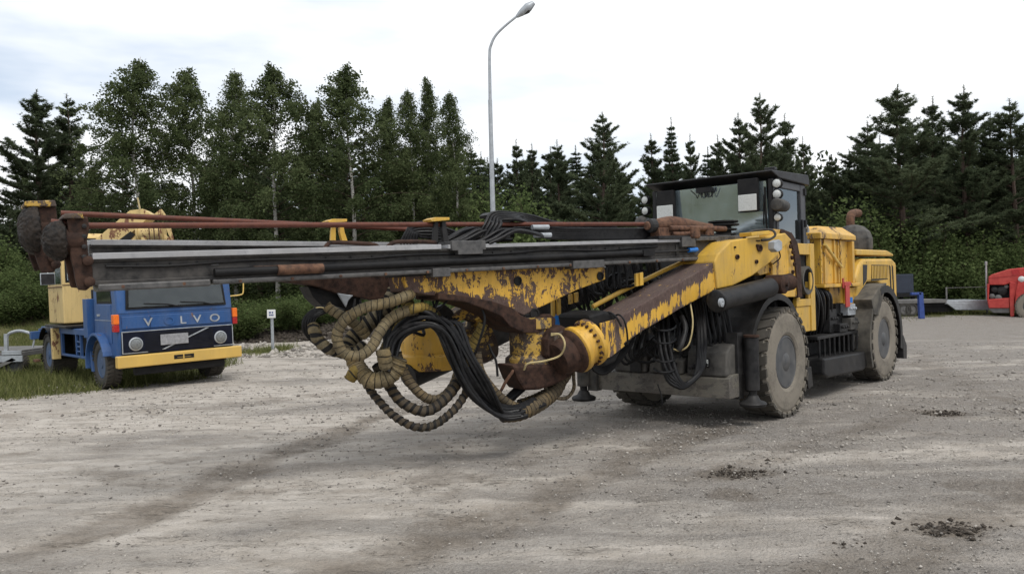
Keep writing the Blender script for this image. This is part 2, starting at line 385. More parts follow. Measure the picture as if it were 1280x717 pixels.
def wet(x, y):
    m = np.zeros_like(x); wob = (hnoise(x, y, 1.3, 3)-.5)*.25
    for pts, wd, st_ in TRK:
        d = np.full_like(x, 99.)
        for a, b in zip(pts[:-1], pts[1:]): d = np.minimum(d, seg_dist(x, y, a, b))
        m = np.maximum(m, .80*st_*(1-smooth01((d+wob-wd*.40)/(wd*1.25))))
    for (cx, cy), r, st_ in PUD:
        d = np.hypot(x-cx, (y-cy)*1.0)+(hnoise(x, y, 3, 5)-.5)*r*1.2; m = np.maximum(m, st_*(1-smooth01((d-r*.4)/(r*.8))))
    bank = smooth01((y-28.2)/.5)*smooth01((3-x)/2)*smooth01((32-y)/1.0); return np.maximum(m, bank)
def lush(x, y):       # 1 where grass grows
    e = (hnoise(x, y, .5, 11)-.5)*2.5 + (hnoise(x, y, 2.2, 12)-.5)*1.0
    # left plot: beyond the line through (-9.4,13.2) and (-5.3,16.6), left of x = -4.6..-6
    nx, ny = -.64, .77
    d1 = (x+5.6)*nx + (y-16.6)*ny + e*.5
    d2 = (-.350*np.maximum(y, 15) - x) + e*.35
    left = smooth01(np.minimum(d1, d2)/.9)
    far = smooth01((y - 30.3 + e*.8 - .02*np.abs(x))/1.6)*smooth01((x-1)/2)
    tuft = smooth01((1.1-np.hypot(x+7.3, (y-24.8)*.6)+e*.4)/.8)
    mid = smooth01((y-30.8+e*.4)/.8)*smooth01((2-x)/2)
    return np.maximum(np.maximum(left, far), np.maximum(tuft, mid))
def hgt(x, y):
    z = .035*(hnoise(x, y, .35, 21)-.5) + .02*(hnoise(x, y, 1.1, 22)-.5)
    z = z + smooth01((y-28.5-.8*(hnoise(x, y, .3, 23)-.5))/4.0)*np.where(x < 2, 1.0, np.where(x < 8, 1-(x-2)/6*.8, .2))*1.0*smooth01((80-np.abs(x))/20)
    z = z + smooth01((y-22)/6)*smooth01((-12-x)/8)*.9
    return z
def hz(x, y): return float(hgt(np.array([float(x)]), np.array([float(y)]))[0])

def build_ground():
    fine = np.radians(np.linspace(-46, 46, 760)); coarse = np.radians(np.linspace(46, 314, 60))[1:-1]
    ang = np.concatenate([fine, coarse]); na = len(ang)
    rad = np.concatenate([[.3, 1, 2, 3, 3.8], 4.2*np.power(62/4.2, np.linspace(0, 1, 560)), [75, 95, 130, 180, 260, 400, 600]]); nr = len(rad)
    A, Rr = np.meshgrid(ang, rad); x = (Rr*np.sin(A)).ravel(); y = (Rr*np.cos(A)).ravel()
    wt = wet(x, y); lu = lush(x, y)
    z = hgt(x, y)
    near = smooth01((26-np.hypot(x, y))/10)
    n3 = hnoise(x, y, 6, 31); n4 = hnoise(x, y, 15, 32); n5 = hnoise(x, y, 32, 33)
    z = z + near*(.012*(n3-.5)+.010*(n4-.5)+.007*(n5-.5))*(1+.8*wt) - .022*near*np.clip(wt, 0, 1)
    # cleat marks pressed across the strongest track
    a, b = TRK[0][0][1], TRK[0][0][2]; L = math.hypot(b[0]-a[0], b[1]-a[1]); s_ = ((x-a[0])*(b[0]-a[0])+(y-a[1])*(b[1]-a[1]))/L
    z = z + near*.010*np.sin(s_*2*PI/.075)*np.clip(wt, 0, 1)*(seg_dist(x, y, a, b) < .25)
    v = np.stack([x, y, z], 1); v = np.vstack([v, [[0, 0, 0]]])
    i = np.arange(nr-1)[:, None]; k = np.arange(na)[None, :]; k2 = (k+1) % na
    q = np.stack([i*na+k, (i+1)*na+k, (i+1)*na+k2, i*na+k2], -1).reshape(-1, 4)[:, ::-1]
    c = len(v)-1; tri = np.stack([np.full(na, c), np.arange(na), (np.arange(na)+1) % na], 1)[:, ::-1]
    me = bpy.data.meshes.new('ground'); me.vertices.add(len(v)); me.vertices.foreach_set('co', v.ravel())
    nl = q.size+tri.size; me.loops.add(nl); me.loops.foreach_set('vertex_index', np.concatenate([q.ravel(), tri.ravel()]).astype(np.int32))
    npoly = len(q)+len(tri); me.polygons.add(npoly)
    ls = np.concatenate([np.arange(len(q))*4, q.size+np.arange(len(tri))*3]); me.polygons.foreach_set('loop_start', ls.astype(np.int32))
    me.polygons.foreach_set('use_smooth', np.ones(npoly, bool)); me.update(calc_edges=True); me.validate()
    for nm, d in (('wet', wt), ('lush', lu)):
        at = me.attributes.new(nm, 'FLOAT', 'POINT'); at.data.foreach_set('value', np.append(d, 0).astype(np.float32))
    t = NT('gravel_yard'); co_ = t.coord()
    wa = t.n('ShaderNodeAttribute', attribute_name='wet').outputs['Fac']; la = t.n('ShaderNodeAttribute', attribute_name='lush').outputs['Fac']
    ms = t.n('ShaderNodeMapping'); t.t.links.new(co_, ms.inputs[0]); ms.inputs['Rotation'].default_value = (0, 0, math.radians(-52)); ms.inputs['Scale'].default_value = (.32, 1.25, 1); st_ = ms.outputs[0]
    b1 = t.noise(.55, 5, .6, st_); b2 = t.noise(2.2, 6, .65, co_); f1 = t.noise(22, 8, .75, co_); f2 = t.noise(70, 4, .7, co_)
    s1 = t.noise(1.5, 7, .62, st_, .6); s2 = t.noise(4.5, 6, .65, st_, .3); fx_ = t.noise(150, 3, .7, co_)
    vor = t.n('ShaderNodeTexVoronoi'); vor.inputs['Scale'].default_value = 45; t.t.links.new(co_, vor.inputs['Vector'])
    vor2 = t.n('ShaderNodeTexVoronoi'); vor2.inputs['Scale'].default_value = 17; t.t.links.new(co_, vor2.inputs['Vector'])
    xyz = t.n('ShaderNodeSeparateXYZ'); t.t.links.new(co_, xyz.inputs[0])
    silt = t.ramp(t.math('SUBTRACT', t.math('ADD', b1, t.math('MULTIPLY', t.math('SUBTRACT', s1, .5), .8)), t.math('MULTIPLY', xyz.outputs[0], .016)), .36, .60)
    grav = t.mix(t.ramp(f1, .38, .62), (.225,.200,.176), (.375,.342,.306))
    grav = t.mix(t.ramp(f2, .54, .66, 0, .6), grav, (.50,.47,.43)); grav = t.mix(t.ramp(fx_, .55, .7, 0, .6), grav, (.10,.095,.09))
    grav = t.mix(t.ramp(vor.outputs['Distance'], 0, .17, .6, 0), grav, (.55,.53,.50)); grav = t.mix(t.ramp(vor2.outputs['Distance'], 0, .15, .6, 0), grav, (.13,.12,.11))
    fine = t.mix(t.ramp(s2, .35, .65), (.385,.342,.294), (.500,.456,.404)); fine = t.mix(t.ramp(f2, .58, .75, 0, .4), fine, (.25,.23,.21))
    fine = t.mix(t.ramp(vor2.outputs['Distance'], 0, .10, .5, 0), fine, (.22,.20,.18))
    c = t.mix(silt, grav, fine)
    c = t.mix(t.ramp(b2, .45, .66, 0, .35), c, (.270,.232,.190))
    ln = t.math('ABSOLUTE', t.math('SUBTRACT', s1, .53)); ln = t.math('MULTIPLY', t.ramp(ln, 0, .006, 1, 0), t.ramp(t.math('MULTIPLY', f1, b2), .22, .34))
    ln2 = t.math('MULTIPLY', t.ramp(t.math('ABSOLUTE', t.math('SUBTRACT', s2, .47)), 0, .006, 1, 0), t.ramp(t.math('MULTIPLY', f1, b1), .25, .34)); ln = t.math('MAXIMUM', ln, ln2)
    c = t.mix(t.math('MULTIPLY', ln, .45), c, (.07,.06,.05))
    wm = t.ramp(t.math('ADD', wa, t.math('MULTIPLY', t.math('SUBTRACT', b2, .5), 1.5)), .12, .95, 0, .80)
    c = t.mix(wm, c, t.mix(t.ramp(f1, .35, .65), (.120,.096,.072), (.215,.180,.142)))
    gm = t.ramp(t.math('ADD', la, t.math('MULTIPLY', t.math('SUBTRACT', f1, .5), .8)), .3, .8)
    c = t.mix(gm, c, t.mix(t.ramp(b2, .4, .6), (.06,.075,.025), (.14,.125,.06)))
    h = t.math('ADD', t.math('MULTIPLY', f1, 1.0), t.math('MULTIPLY', f2, .6)); h = t.math('SUBTRACT', h, t.math('MULTIPLY', vor.outputs['Distance'], .8)); h = t.math('MULTIPLY', h, t.ramp(silt, 0, 1, 1, .45)); h = t.math('SUBTRACT', h, t.math('MULTIPLY', ln, .5))
    m_ = t.pbr(c, t.ramp(wm, 0, 1, .95, .7), 0, t.bump(h, 1.0, .035), .25)
    me.materials.append(m_); o = bpy.data.objects.new('ground', me); C.objects.link(o); tag(o, kind='structure')
build_ground()

# ------------------------------------------------------------------ numpy mesh of many small polygons
def poly_soup(name, quads, mat_, parent=None, rnd=None, nper=4):
    """quads (n, nper, 3)"""
    n = len(quads); me = bpy.data.meshes.new(name); me.vertices.add(n*nper); me.vertices.foreach_set('co', quads.reshape(-1).astype(np.float32))
    me.loops.add(n*nper); me.loops.foreach_set('vertex_index', np.arange(n*nper, dtype=np.int32))
    me.polygons.add(n); me.polygons.foreach_set('loop_start', np.arange(0, n*nper, nper, dtype=np.int32)); me.update(calc_edges=True)
    if rnd is None: rnd = rng.random(n)
    at = me.attributes.new('rnd', 'FLOAT', 'POINT'); at.data.foreach_set('value', np.repeat(rnd, nper).astype(np.float32))
    me.materials.append(mat_); o = bpy.data.objects.new(name, me); C.objects.link(o); o.parent = parent
    return o
def unit(v): return v/np.maximum(np.linalg.norm(v, axis=-1, keepdims=True), 1e-9)
def leaves(centers, size, droop=0, aspect=.62):
    n = len(centers); d = unit(rng.normal(size=(n, 3))+np.array([0, 0, -droop])); s_ = unit(np.cross(d, rng.normal(size=(n, 3))))
    L = size*(.7+.6*rng.random((n, 1))); a = d*L*.5; b = s_*L*.5*aspect
    return np.stack([centers-a, centers+b-a*.1, centers+a, centers-b-a*.1], 1)
def needles(centers, dirs, k, length, width, spread=.9):
    c = np.repeat(centers, k, 0); d = unit(np.repeat(dirs, k, 0)+rng.normal(size=(len(c), 3))*spread); s_ = unit(np.cross(d, rng.normal(size=(len(c), 3))))
    L = length*(.6+.8*rng.random((len(c), 1))); return np.stack([c-s_*width*.5, c+s_*width*.5, c+d*L], 1)

def skeleton_tube(mb, pts, r0, r1, seg=5):
    n = len(pts); mb.tube(pts, [r0+(r1-r0)*i/(n-1) for i in range(n)], seg, smooth=1, cap=False)

def make_birch(seed, H=12., Wd=2.6, nl=80, leafsize=.105, density=1.):
    rs = random.Random(seed); global rng; rng = np.random.default_rng(seed)
    r = root('birch_tree', (0,0,0), '', 'tree'); tm = MB(); cen = []; shade = []; bmB = MB()
    trunk = [Vector((math.sin(i*.7+seed)*.12*i/6, math.cos(i*.9+seed)*.12*i/6, H*i/9)) for i in range(10)]
    skeleton_tube(tm, trunk, .11, .012, 7)
    def tr(h): i = min(8, int(h*9)); f = h*9-i; return trunk[i].lerp(trunk[i+1], f)
    for i in range(nl):
        h = .10+.88*((i+rs.random())/nl); az = i*2.4+rs.random(); prof = (math.sin(min(1, (h+.12)/.62)*PI/2) if h < .5 else ((1-h)/.5)**.92)
        L = Wd*prof*(.55+.6*rs.random())+.08; up = .55+.7*h+rs.random()*.3
        b = tr(h); d = Vector((math.cos(az), math.sin(az), up)).normalized(); pts = [b]
        for j in range(6):
            d = (d+Vector((rs.uniform(-.15,.15), rs.uniform(-.15,.15), -.17))).normalized(); pts.append(pts[-1]+d*L/5)
        skeleton_tube(bmB, pts, .028*(1.2-h), .004, 4)
        clump = rs.random()
        for j in range(int(19*density)):
            f = .25+.78*rs.random(); k = min(5, int(f*6)); q = pts[k].lerp(pts[min(6, k+1)], f*6-k if f*6-k < 1 else 1)
            a2 = rs.random()*6.28; dd = Vector((math.cos(a2), math.sin(a2), rs.uniform(-.5, .5))).normalized(); tl = rs.uniform(.25, .75)*min(1, .3+L*.6)
            m_ = int(rs.uniform(18, 36)*min(1, .35+L*.5)); t = rng.random(m_)
            pp = np.array(q)+np.outer(t, np.array(dd)*tl); pp[:, 2] -= (t**1.6)*rs.uniform(.3, 1.0)
            cen.append(pp+rng.normal(size=pp.shape)*.075); shade.append(np.clip(rng.random(m_)*.6+.4*clump, 0, 1))
    cen = np.vstack(cen); tm.build('trunk', M['birchb'], r, smooth=True); bmB.build('branches', M['bark'], r, smooth=True)
    poly_soup('crown', leaves(cen, leafsize, .8), M['birchl'], r, np.concatenate(shade)); r['H'] = H; return r

def make_pine(seed, H=12., Wd=2.0, base=.25, dens=1., spruce=False, matl='pinel'):
    rs = random.Random(seed); global rng; rng = np.random.default_rng(seed)
    r = root('spruce_tree' if spruce else 'pine_tree', (0,0,0), '', 'tree'); tm = MB(); cen = []; dr = []; shade = []
    trunk = [Vector((math.sin(i*.5+seed)*.06, math.cos(i*.8+seed)*.06, H*i/9)) for i in range(10)]; trunk[0].x = trunk[0].y = 0
    skeleton_tube(tm, trunk, .15, .012, 7)
    nw = int(26*dens) if not spruce else 38
    for wv in range(nw):
        h = base*.5+(.955-base*.5)*((wv+rs.random()*.6)/nw)**.92; live = h > base
        nb = rs.choice((4, 5, 6)) if not spruce else 7
        for b_ in range(nb):
            az = rs.random()*6.28
            if spruce: L = Wd*.85*(1-h)**.85*(.75+.4*rs.random())+.05; up = -.12+.5*h
            else:
                L = Wd*min(1, ((1-h)/.55))**.85*(.35+.85*rs.random())+.05; up = .08+1.0*max(0, h-.35)+rs.uniform(-.1, .4)
            if not live: L *= .6
            z = h*H; i9 = min(8, int(h*9)); b = trunk[i9].lerp(trunk[i9+1], h*9-i9); d = Vector((math.cos(az), math.sin(az), up)).normalized(); pts = [b]
            for j in range(5):
                d = (d+Vector((rs.uniform(-.2,.2), rs.uniform(-.2,.2), (rs.uniform(0,.16) if not spruce else .02)))).normalized(); pts.append(pts[-1]+d*L/5)
            skeleton_tube(tm, pts, .028*(1.25-h), .006, 4)
            if not live and rs.random() < .7: continue
            clump = rs.random()
            ntw = int((26 if not spruce else 20)*max(.14, L/1.3))
            for j in range(ntw):
                f = (.22 if not spruce else .10)+.8*rs.random(); f = min(1, f); k = min(4, int(f*5)); q = pts[k].lerp(pts[k+1], min(1, f*5-k))
                side = d.cross(Vector((0,0,1))).normalized()*rs.choice((-1, 1))
                dd = (d*.9+side*rs.uniform(.3, 1.1)+Vector((0, 0, rs.uniform(0, .5) if not spruce else rs.uniform(-.5, .05)))).normalized(); tl = rs.uniform(.12, .42)*(1.15-f*.3)*min(1, .22+L*.8)
                nk = 5; t = np.linspace(.25, 1, nk); pp = np.array(q)+np.outer(t, np.array(dd)*tl)+rng.normal(size=(nk, 3))*.03
                cen.append(pp); dr.append(np.tile(np.array(dd)+np.array([0,0,.25 if not spruce else -.2]), (nk, 1))); shade.append(np.clip(rng.random(nk)*.5+.5*clump, 0, 1))
    # leader
    cen.append(np.array([[0, 0, H*(1-.009*i)] for i in range(8)])+np.array(trunk[9])*[1,1,0]); dr.append(np.tile([0, 0, 1.], (8, 1))); shade.append(np.ones(8)*.6)
    cen = np.vstack(cen); dr = np.vstack(dr); shade = np.concatenate(shade)
    k = 8 if not spruce else 8
    tm.build('trunk', M['bark'], r, smooth=True)
    poly_soup('crown', needles(cen, dr, k, (.125 if not spruce else .11), .030), M[matl] if not spruce else M['sprucel'], r, np.repeat(shade, k), 3); r['H'] = H; return r

def make_bush(seed, H=3., Wd=1.6, n=14000, leafsize=.10, matl='bushl', name='leafy_shrub'):
    rs = random.Random(seed); global rng; rng = np.random.default_rng(seed)
    r = root(name, (0,0,0), '', 'shrub'); tm = MB(); cen = []; shade = []
    ns = 26
    for i in range(ns):
        az = rs.random()*6.28; lean = rs.uniform(.05, .8); L = H*rs.uniform(.55, 1.05)/math.sqrt(1+lean*lean*.5)
        d = Vector((math.cos(az)*lean*Wd/H*1.6, math.sin(az)*lean*Wd/H*1.6, 1)).normalized(); pts = [Vector((rs.uniform(-.3,.3)*Wd, rs.uniform(-.3,.3)*Wd, 0))]
        for j in range(5): d = (d+Vector((rs.uniform(-.15,.15), rs.uniform(-.15,.15), -.03))).normalized(); pts.append(pts[-1]+d*L/5)
        skeleton_tube(tm, pts, .02, .005, 4)
        m_ = n//ns; cl = rs.random()
        f = .12+.9*rng.random(m_)**.8; f = np.clip(f, 0, 1)*4.999; k = f.astype(int); pa = np.array([tuple(p) for p in pts]); base = pa[k]*(1-(f-k))[:, None]+pa[k+1]*(f-k)[:, None]
        nc = 14; off = rng.normal(size=(nc, 3))*.28*Wd/1.6; base = base+off[rng.integers(0, nc, m_)]*(.4+.6*f[:, None]/5)
        cen.append(base+rng.normal(size=base.shape)*.10); shade.append(np.clip(rng.random(m_)*.55+.45*cl, 0, 1))
    cen = np.vstack(cen); cen[:, 2] = np.maximum(cen[:, 2], .03); tm.build('stems', M['bark'], r); poly_soup('foliage', leaves(cen, leafsize, .2, .7), M[matl], r, np.concatenate(shade)); r['H'] = H; return r

def copy_tree(r):
    c = r.copy(); C.objects.link(c)
    for ch in r.children:
        d = ch.copy(); C.objects.link(d); d.parent = c
        for g in ch.children: e = g.copy(); C.objects.link(e); e.parent = d
    return c
used = set()
def place(proto, x, y, H, rot, wide, label, group=None, cat=None):
    o = proto if proto.name not in used else copy_tree(proto); used.add(proto.name)
    k = H/proto['H']; o.location = (x, y, hz(x, y)-.05); o.rotation_euler = (0, 0, rot); o.scale = (k*wide, k*wide, k)
    o['label'] = label
    if group: o['group'] = group
    if cat: o['category'] = cat
    return o

protos = dict(b=[make_birch(s, Wd=wd, leafsize=ls) for s, wd, ls in ((1, 2.5, .11), (2, 2.0, .10), (3, 2.9, .11), (4, 1.7, .10))],
              p=[make_pine(s, Wd=wd, base=bs) for s, wd, bs in ((11, 2.0, .2), (12, 1.6, .28), (13, 2.4, .15), (14, 1.7, .22))],
              s=[make_pine(21, Wd=2.1, base=.04, spruce=True), make_pine(22, Wd=1.6, base=.04, spruce=True)])
rr = random.Random(99); cnt = {'b': 0, 'p': 0, 's': 0}
def top_tree(kind, px, py, d, wide, label, var=None):
    t = P(px, py, d); i = cnt[kind] if var is None else var; cnt[kind] += 1
    pr = protos[kind][i % len(protos[kind])]
    # crown tops lean with nothing: place the base straight below the top
    place(pr, t.x, d, t.z-hz(t.x, d)+.05, rr.random()*6.28, wide*((1.28 if px > 1030 else 1.12) if kind != 'b' else 1.06), label, cat=None)
FRONT = [
 ('p', 45, 113, 38, 1.35, 'dark pine with tiered boughs, the leftmost tall tree against the sky', 2),
 ('p', 84, 118, 40, 1.2, 'dark pine close behind the leftmost tall pine, its top a little rounder', 0),
 ('b', 112, 205, 37, 1.0, 'small pale green birch low between the dark left pines and the tall broad birch', 1),
 ('b', 168, 70, 36, 1.15, 'tall broad airy birch above the crane jib, its crown wider than its neighbours', 0),
 ('b', 236, 84, 38, 1.05, 'loose see-through birch right of the broad birch above the crane winch', 2),
 ('b', 288, 84, 37, 1.0, 'birch with a narrow light green top above the truck windscreen', 1),
 ('b', 340, 78, 36, 1.15, 'dark dense birch with a pointed double top above the small white sign', 2),
 ('b', 392, 122, 39, .9, 'short birch tucked between the pointed double topped one and the tall dark one', 3),
 ('b', 436, 80, 36, 1.2, 'tall dark green birch with a full crown, above the yellow bracket on the drill rod', 2),
 ('b', 484, 118, 39, .9, 'slim birch just right of the tall full crowned birch', 3),
 ('b', 512, 108, 37, .85, 'slender birch with a white trunk showing through thin leaves', 1),
 ('b', 534, 96, 38, .85, 'pointed birch, the tallest of the slender ones near the street lamp', 3),
 ('b', 566, 112, 36, .85, 'sparse birch with hanging twigs, last tall birch before the street lamp', 1),
 ('s', 600, 190, 38, 1.0, 'low dark spruce just left of the street lamp pole', 0),
 ('p', 645, 175, 40, 1.0, 'bushy pine just right of the street lamp pole', 1),
 ('p', 664, 180, 42, 1.0, 'thin topped pine touching the bushy one right of the street lamp', 3),
 ('p', 697, 176, 40, 1.15, 'rounded pine standing midway between street lamp and the tallest centre pine', 0),
 ('p', 752, 140, 38, 1.15, 'tallest pine of the centre group, open tiered boughs left of the cab', 2),
 ('p', 815, 168, 41, 1.1, 'pine directly behind the left end of the black cab roof', 1),
 ('s', 840, 148, 40, .9, 'spire shaped dark spruce above the black cab roof', 1),
 ('p', 863, 168, 42, .8, 'thin scraggy pine right of the spire shaped spruce', 3),
 ('p', 897, 170, 40, 1.0, 'light green pine above the middle of the cab roof', 1),
 ('p', 922, 142, 42, 1.1, 'pine left of the pair rising over the right end of the cab roof', 0),
 ('p', 948, 117, 40, 1.05, 'tall pine rising highest over the right end of the cab roof', 2),
 ('p', 980, 143, 41, 1.05, 'pine sloping down to the sky gap right of the cab', 1),
 ('p', 1003, 172, 43, .9, 'lower pine at the left edge of the sky gap behind the cab', 3),
 ('p', 1040, 195, 40, 1.05, 'short pine at the foot of the sky gap behind the cab', 0),
 ('p', 1062, 188, 42, 1.0, 'short pine just left of the exhaust pipe', 1),
 ('p', 1086, 152, 41, 1.1, 'pine stepping up towards the tallest right pine, above the exhaust pipe', 2),
 ('p', 1122, 107, 38, 1.3, 'tallest dark pine of the right group, over the yellow engine hood', 2),
 ('p', 1166, 122, 42, .95, 'pine with a fine feathery top between two taller right pines', 3),
 ('p', 1204, 108, 39, 1.1, 'pale topped tall pine above the low flatbed trailer', 0),
 ('p', 1236, 142, 40, 1.0, 'slimmer pine in the dip above the red machine', 1),
 ('p', 1264, 124, 39, 1.2, 'rightmost tall pine, cut by the right edge of the picture', 2),
 ('p', 12, 262, 36, 1.0, 'low pine in front of the tall pines at the left edge', 1),
]
for k, px, py, d, wd, lb, v in FRONT: top_tree(k, px, py, d, wd, lb, v)
# back rows
for i in range(105):
    px = -90 + i*1470/105 + rr.uniform(-9, 9); d = rr.uniform(44, 58)
    if px < 30: py = rr.uniform(245, 290)
    elif px < 300: py = rr.uniform(190, 260)
    elif px < 620: py = rr.uniform(165, 240)
    elif px < 1000: py = rr.uniform(178, 218)
    elif px < 1080: py = rr.uniform(205, 240)
    else: py = rr.uniform(150, 210)
    k = 'p' if rr.random() < .65 else ('s' if px > 300 or rr.random() < .5 else 'b')
    t = P(px, py, d); pr = protos[k][rr.randrange(len(protos[k]))]
    nm = {'p': 'pine', 's': 'spruce', 'b': 'birch'}[k]
    place(pr, t.x, d, t.z-hz(t.x, d), rr.random()*6.28, 1.5, 'dark %s deep in the wood, mostly hidden behind the front row of trees' % nm, '%s trees in the back rows of the wood' % nm)
# shrubs
bu = [make_bush(31), make_bush(32, 3, 2.0, 16000), make_bush(33, 3, 1.3, 11000)]
def shrub(px, pyt, d, wide, label, v, group=None):
    t = P(px, pyt, d); place(bu[v], t.x, d, max(.4, t.z-hz(t.x, d)), rr.random()*6.28, wide, label, group)
for a in [
 (1100, 258, 38, 1.1, 'tall leafy shrub right behind the exhaust pipe and engine hood', 1), (1130, 285, 37.5, 1.2, 'rounded leafy shrub above the dark box at the end of the flatbed', 0),
 (1163, 296, 38, 1.3, 'leafy shrub behind the blue steel post', 1), (1186, 318, 37, 1.2, 'low spreading shrub above the middle of the flatbed trailer', 0),
 (1212, 292, 38, 1.3, 'leafy shrub left of the pale marker stick', 1), (1243, 305, 37.5, 1.3, 'leafy shrub behind the sloping hood of the red machine', 0),
 (1275, 290, 38, 1.3, 'leafy shrub behind the red machine at the right edge', 1), (1150, 332, 36.5, 1.6, 'low shrub close behind the flatbed deck by the blue post', 2), (1222, 345, 36.5, 1.8, 'low shrub in front of the others left of the red machine', 2),
 (-20, 300, 32, 1.6, 'shrub at the left edge behind the silver trailer', 1), (22, 325, 31, 1.8, 'low green shrub left of the crane cab', 0), (42, 345, 30, 1.8, 'small green shrub next to the crane cab mirror', 2), (5, 360, 29, 2.0, 'low weedy shrub on the slope behind the silver trailer', 2),
 (300, 378, 29, 2.2, 'low bush right of the blue truck on the earth bank', 2), (330, 375, 30.5, 2.0, 'low bush behind the small white sign', 0), (362, 372, 30, 2.0, 'bright leafy bush on the bank right of the white sign', 1), (400, 372, 30.5, 2.0, 'leafy bush half hidden behind the hose coil', 0),
 (440, 380, 31, 2.2, 'leafy bush behind the tan hoses', 2), (600, 395, 33, 2.2, 'low bush seen through the hanging black hoses', 1),
 (620, 240, 36, 1.0, 'rounded young tree shrub at the foot of the lamp pole', 0)]: shrub(*a)
# distant wood, read as one mass
def far_wood():
    global rng; rng = np.random.default_rng(5); n = 150000; ax = rng.uniform(-62, 62, n); ay = rng.uniform(50, 66, n)
    hx = np.where(ax < -8, 4.2, np.where(ax < 3, 6.5, np.where(ax < 16, 5.0, 8.0)))
    top = hx*(.55+.75*hnoise(ax, ay, .35, 51)); z = 1+top*rng.random(n)**.8
    poly_soup('far_wood', leaves(np.stack([ax, ay, z], 1), .42, 0, .5), M['farl'])
    tag(C.objects['far_wood'], 'dark mass of trees and brush filling the wood behind the rows', 'woodland', kind='stuff')
far_wood()
def undergrowth():
    global rng; rng = np.random.default_rng(6); n = 130000; ax = rng.uniform(-50, 45, n); ay = np.where(ax > 8, 34.6, 30.0)+rng.random(n)**1.3*11
    hh = .15+1.5*hnoise(ax, ay, .6, 61)**3+.07*np.maximum(0, ay-33)
    z = hgt(ax, ay)+hh*rng.random(n)
    poly_soup('undergrowth', leaves(np.stack([ax, ay, z], 1), .13, 0, .6), M['bushl'], None, np.clip(1.5*(hnoise(ax+z*.8, z*1.3+ay, 1.6, 62)-.35)+.25*rng.random(n), 0, 1))
    tag(C.objects['undergrowth'], 'green weeds and brush along the foot of the wood', 'undergrowth', kind='stuff')
undergrowth()
def grass():
    global rng; rng = np.random.default_rng(8); n = 230000
    ax = np.concatenate([rng.uniform(-17, -4.4, n//2), rng.uniform(-34, 34, n//2)]); ay = np.concatenate([rng.uniform(12.5, 31, n//2), rng.uniform(25, 34.5, n//2)])
    keep = (lush(ax, ay)*(.35+.9*hnoise(ax, ay, 1.4, 71)) > rng.random(n)*.95); ax, ay = ax[keep], ay[keep]; n = len(ax)
    b = np.stack([ax, ay, hgt(ax, ay)-.01], 1); L = (.05+.16*rng.random(n)**2*(.4+1.4*hnoise(ax, ay, .9, 72)))[:, None]*1.3
    d = unit(rng.normal(size=(n, 3))*.45+np.array([0, 0, 1.])); s_ = unit(np.cross(d, rng.normal(size=(n, 3))))*.009
    poly_soup('grass', np.stack([b-s_, b+s_, b+d*L], 1), M['grass'], None, None, 3)
    tag(C.objects['grass'], 'rough yellow green grass round the blue truck and along the yard edge', 'grass', kind='stuff')
grass()
# ------------------------------------------------------------------ loose gravel
def stone_soup(name, pos, size, mat_, flat=.6):
    n = len(pos); oc = np.array([[1,0,0],[-1,0,0],[0,1,0],[0,-1,0],[0,0,1],[0,0,-1]], float); fc = np.array([[0,2,4],[2,1,4],[1,3,4],[3,0,4],[2,0,5],[1,2,5],[3,1,5],[0,3,5]])
    v = oc[None]*(.65+.7*rng.random((n, 6, 1)))*size[:, None, None]; v[:, :, 2] *= flat; v += rng.normal(size=v.shape)*size[:, None, None]*.18
    a = rng.random(n)*6.28; ca, sa = np.cos(a)[:, None], np.sin(a)[:, None]; x, y = v[:, :, 0]*ca-v[:, :, 1]*sa, v[:, :, 0]*sa+v[:, :, 1]*ca
    v = np.stack([x, y, v[:, :, 2]], -1)+pos[:, None, :]
    me = bpy.data.meshes.new(name); me.vertices.add(n*6); me.vertices.foreach_set('co', v.reshape(-1).astype(np.float32))
    f = (fc[None]+6*np.arange(n)[:, None, None]).reshape(-1).astype(np.int32); me.loops.add(len(f)); me.loops.foreach_set('vertex_index', f)
    me.polygons.add(n*8); me.polygons.foreach_set('loop_start', np.arange(0, n*24, 3, dtype=np.int32)); me.update(calc_edges=True)
    at = me.attributes.new('rnd', 'FLOAT', 'POINT'); at.data.foreach_set('value', np.repeat(rng.random(n), 6).astype(np.float32))
    me.materials.append(mat_); o = bpy.data.objects.new(name, me); C.objects.link(o); return o
def mat_stone():
    t = NT('loose_stone'); r = t.n('ShaderNodeAttribute', attribute_name='rnd').outputs['Fac']; c = t.mix(r, (.14,.125,.11), (.42,.385,.34)); return t.pbr(c, .9)
MS = mat_stone()
rng = np.random.default_rng(9); n = 90000
rd = 4.3*np.power(24/4.3, rng.random(n)); an = np.radians(rng.uniform(-36, 36, n)); gx, gy = rd*np.sin(an), rd*np.cos(an)
den = hnoise(gx, gy, .8, 81)*.7+hnoise(gx, gy, .25, 82)*.5-.25*np.clip(wet(gx, gy), 0, 1)+.012*gx-.05; k = den > rng.random(n)*1.0+.12; gx, gy = gx[k], gy[k]
sz = .0028+.0095*rng.random(len(gx))**5*1.4+.0015*rng.random(len(gx)); sz *= np.clip(rd[k]/7, .8, 2.2)
o = stone_soup('loose_gravel', np.stack([gx, gy, hgt(gx, gy)+sz*.1], 1), sz, MS); tag(o, 'loose pebbles and grit scattered over the gravel yard', 'gravel', kind='stuff')
n = 3600; gx = rng.uniform(-11, 3, n); gy = 21.5+rng.random(n)*7.0; k = (hnoise(gx, gy, .9, 91) > .35) & (gx > -.36*gy); gx, gy = gx[k], gy[k]; sz = .02+.10*rng.random(len(gx))**3
o = stone_soup('coarse_rubble', np.stack([gx, gy, hgt(gx, gy)+sz*.15], 1), sz, MS); tag(o, 'pale coarse stones along the foot of the earth bank', 'rubble', kind='stuff')
